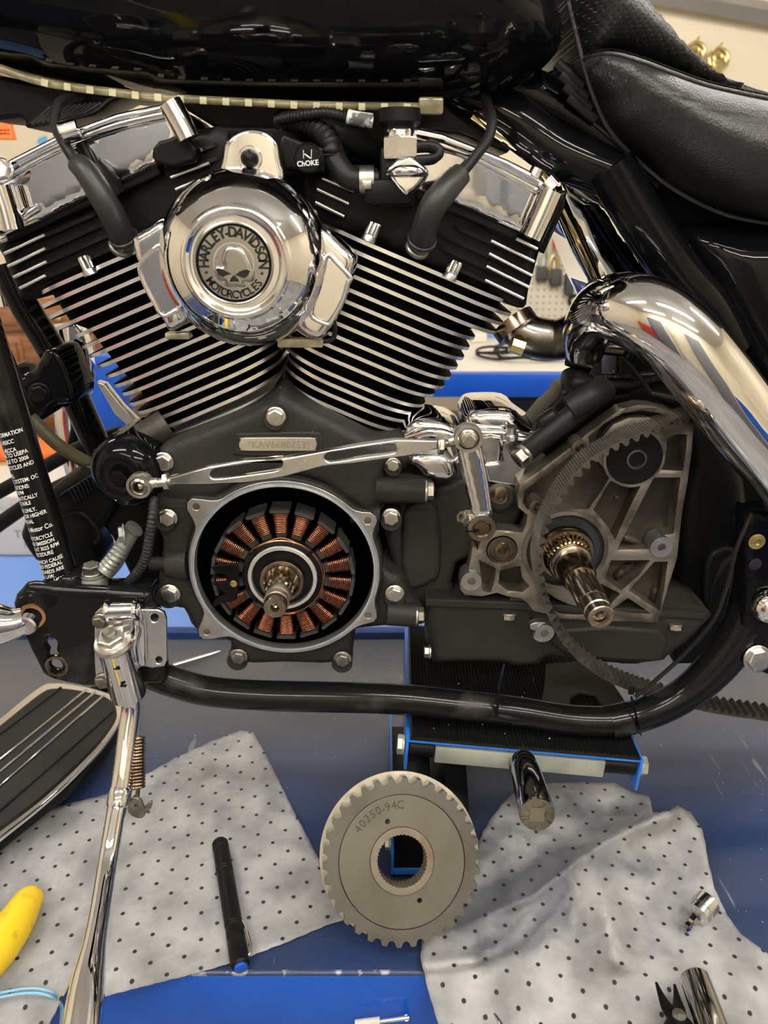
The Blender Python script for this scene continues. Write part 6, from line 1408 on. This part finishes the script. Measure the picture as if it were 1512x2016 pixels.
ringlathe('keyhole_rim', [(.0125, .0), (.0118, -.001), (.0092, -.001), (.0092, .004), (.0125, .004)], P(112, 1312, YQ-.004), (0, 1, 0), BROWN, fp, n=24)
bj = P(189, 1170, -.010); bj.z += .0
lathe('banjo_fitting', [(0, 0), (.0125, 0), (.0130, .005), (.0110, .0065), (.0132, .009), (.0140, .014), (.0128, .019), (.0108, .0205), (.0125, .0215), (.0125, .0235), (0, .0235)], bj, (0, 0, 1), SILV, BK, n=32, label='grey banjo fitting on top of the stand plate')
hexbolt(bj+V((0, 0, .0235)), (0, -.08, 1), .0092, ZINCD, BK, h=.0105, flange=1.25, name='banjo_bolt')
tube('threaded_link', [P(*a) for a in [(205, 1128, -.01), (222, 1108, -.005), (240, 1080, .0), (258, 1048, .005), (265, 1040, .005)]], [.009, .0095, .0085, .0085, .0095], SILV, BK, n=16, label='grey adjustable link')
corrug('threaded_section', [(210, 1118, -.012), (226, 1098, -.010), (240, 1078, -.006)], 17, SILV, BK, pitch=.0044, amp=.2)
hexbolt(P(246, 1052, -.006), (-.9, -.3, 0), .0085, SILV, BK, h=.006, name='link_bolt')
corrug('corrugated_conduit', [(304, 978, -.010), (300, 1020, -.020), (294, 1060, -.020), (286, 1100, -.018), (268, 1130, -.012), (250, 1150, .0)], 10.5, BOOT, BK, pitch=.0040, amp=.2)
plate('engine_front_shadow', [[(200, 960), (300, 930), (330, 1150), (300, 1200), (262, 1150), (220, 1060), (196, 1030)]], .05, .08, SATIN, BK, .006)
# shifter peg end
pg = tube('shifter_lever', [P(-70, 1232, -.06), P(-10, 1230, -.06), P(30, 1226, -.058), (P(52, 1218, -.055))], [.0235, .0215, .0150, .0120], CHROME, BK, n=28, label='chrome foot shifter lever end')
ringlathe('copper_washer', [(.0100, -.001), (.0100, .0015), (.0132, .0015), (.0132, -.001)], P(62, 1214, YQ-.006), (-.2, 1, 0), COPW, pg, n=36)
lathe('lever_end_cap', [(.0098, .004), (.0098, -.004), (.0085, -.006), (.002, -.0065), (0, -.005)], P(54, 1228, YQ-.030), (-.05, 1, .05), CHROME2, pg, n=36)
# kickstand bracket
YK2 = YQ-.008
kb = plate('stand_bracket', [[(186, 1208), (196, 1198), (310, 1200), (322, 1206), (327, 1220), (329, 1300), (324, 1312), (300, 1316), (280, 1312), (256, 1330), (230, 1352), (200, 1356), (188, 1350), (185, 1300)], circ((304, 1217), 8, 20), circ((312, 1300), 6.5, 20)], YK2, .006, CHROME2, BK, .0015, label='chrome plated stand bracket', sm=0)
plate('bracket_flute', [[(262, 1200), (276, 1198), (284, 1240), (286, 1312), (270, 1316), (262, 1260)]], YK2-.010, .010, CHROME, kb, .0025, sm=1)
plate('bracket_tongue', [[(224, 1222), (262, 1218), (262, 1240), (248, 1262), (240, 1270), (218, 1262), (220, 1240)]], YK2-.016, .010, CHROME2, kb, .001, sm=0)
tube('hinge_pin', [P(216, 1202, YK2-.014), P(268, 1200, YK2-.014)], .0078, CHROME, kb, n=24)
for u in (214, 268): ringlathe('hinge_ear', [(.0102, -.002), (.0112, 0), (.0102, .002), (.006, .002), (.006, -.002)], P(u, 1201, YK2-.014), (1, 0, 0), CHROME, kb, n=28)
tube('hinge_arm', [P(268, 1206, YK2-.012), P(271, 1240, YK2-.016), P(266, 1270, YK2-.014), P(270, 1300, YK2-.010)], .0038, CHROME, kb, n=12, sq=.7)
for u, v in ((198, 1222), (203, 1340)): boltP(u, v, YK2-.001, 13, ZINCD, kb, name='bracket_bolt', h=.006)
# stand leg
A_ = P(224, 1266, -.058); B_ = P(253, 1368, -.052)
ks = tube('kickstand', [B_+V((0, 0, .004)), P(258, 1392, -.052), P(252, 1440, -.062), P(245, 1500, -.078), P(238, 1548, -.092), P(227, 1610, -.112), P(212, 1700, -.145), P(198, 1790, -.185), P(186, 1860, -.215), P(172, 1940, -.245), P(160, 2030, -.275), P(148, 2110, -.30)],
     [.0090, .0095, .0098, .0098, .0098, .0092, 0.0092, .0094, .0105, .0145, .0165, .0165], CHROME, BK, n=32, label='polished chrome kickstand leg')
ringlathe('stand_collar', [(.0103, -.001), (.0112, .001), (.0112, .015), (.0103, .017), (.0085, .017), (.0085, -.001)], P(239, 1553, -.0935), (P(227, 1610, -.112)-P(239, 1553, -.0935)).normalized(), CHROME, ks, n=32)
hub = tube('stand_hub', [A_, A_.lerp(B_, .5), B_], [.0158, .0165, .0172], CHROME, BK, n=36, label='chrome pivot hub of the stand')
ax_ = (A_-B_).normalized()
lathe('hub_cap', [(0, -.002), (.0185, -.002), (.0190, .001), (.0175, .004), (.012, .005), (0, .005)], A_, V((ax_.x, -.35, ax_.z)).normalized(), ZINC, hub, n=36)
hexbolt(A_+V((ax_.x, -.35, ax_.z)).normalized()*.004, V((ax_.x, -.35, ax_.z)).normalized(), .0135, ZINC, hub, h=.009, flange=1.05, name='hub_nut')
lathe('stud_end', [(.0068, 0), (.0068, .004), (.005, .006), (0, .006)], A_+V((ax_.x, -.35, ax_.z)).normalized()*.012, V((ax_.x, -.35, ax_.z)).normalized(), ZINCD, hub, n=24)
for u, v in ((230, 1316), (243, 1350)): box('hub_slot', P(u, v, -.0725), (.006, .003, .0016), DARKH, hub, .0005)
tube('yellow_paint_mark', [P(222, 1300, -.0735), P(232, 1335, -.0722), P(240, 1362, -.068)], .0006, YELLOW, hub, n=6)
# return spring and hook plate
vs = []
s0_, s1_ = P(272, 1450, -.060), P(272, 1552, -.090); dd = s1_-s0_; xx, yy, zz_ = frame(dd); N_ = 16; q = []
for k in range(N_*12+1):
    t = k/(N_*12); a = 2*pi*t*N_; r = .0058; q.append(s0_+dd*t+xx*cos(a)*r+yy*sin(a)*r)
a_, b_ = sweep(q, .0016, 6); mk('return_spring', a_, b_, BROWN, ks, ang=60, label='dark coil return spring')
tube('spring_hook', [s1_, P(270, 1572, -.094), P(268, 1588, -.098)], .0022, BROWN, ks, n=8)
plate('hook_plate', [[(250, 1592), (262, 1570), (278, 1578), (284, 1592), (292, 1580), (299, 1582), (297, 1592), (288, 1600), (284, 1608), (274, 1612), (258, 1606)]], -.098, .004, ZINCD, ks, .0008, sm=2)
# downtube foot flange
puff('downtube_foot', [(90, 1160), (100, 1138), (150, 1130), (158, 1150), (175, 1168), (130, 1172)], -.022, .006, .006, .02, GLOSSW, BK, sp=.004, sm=3)
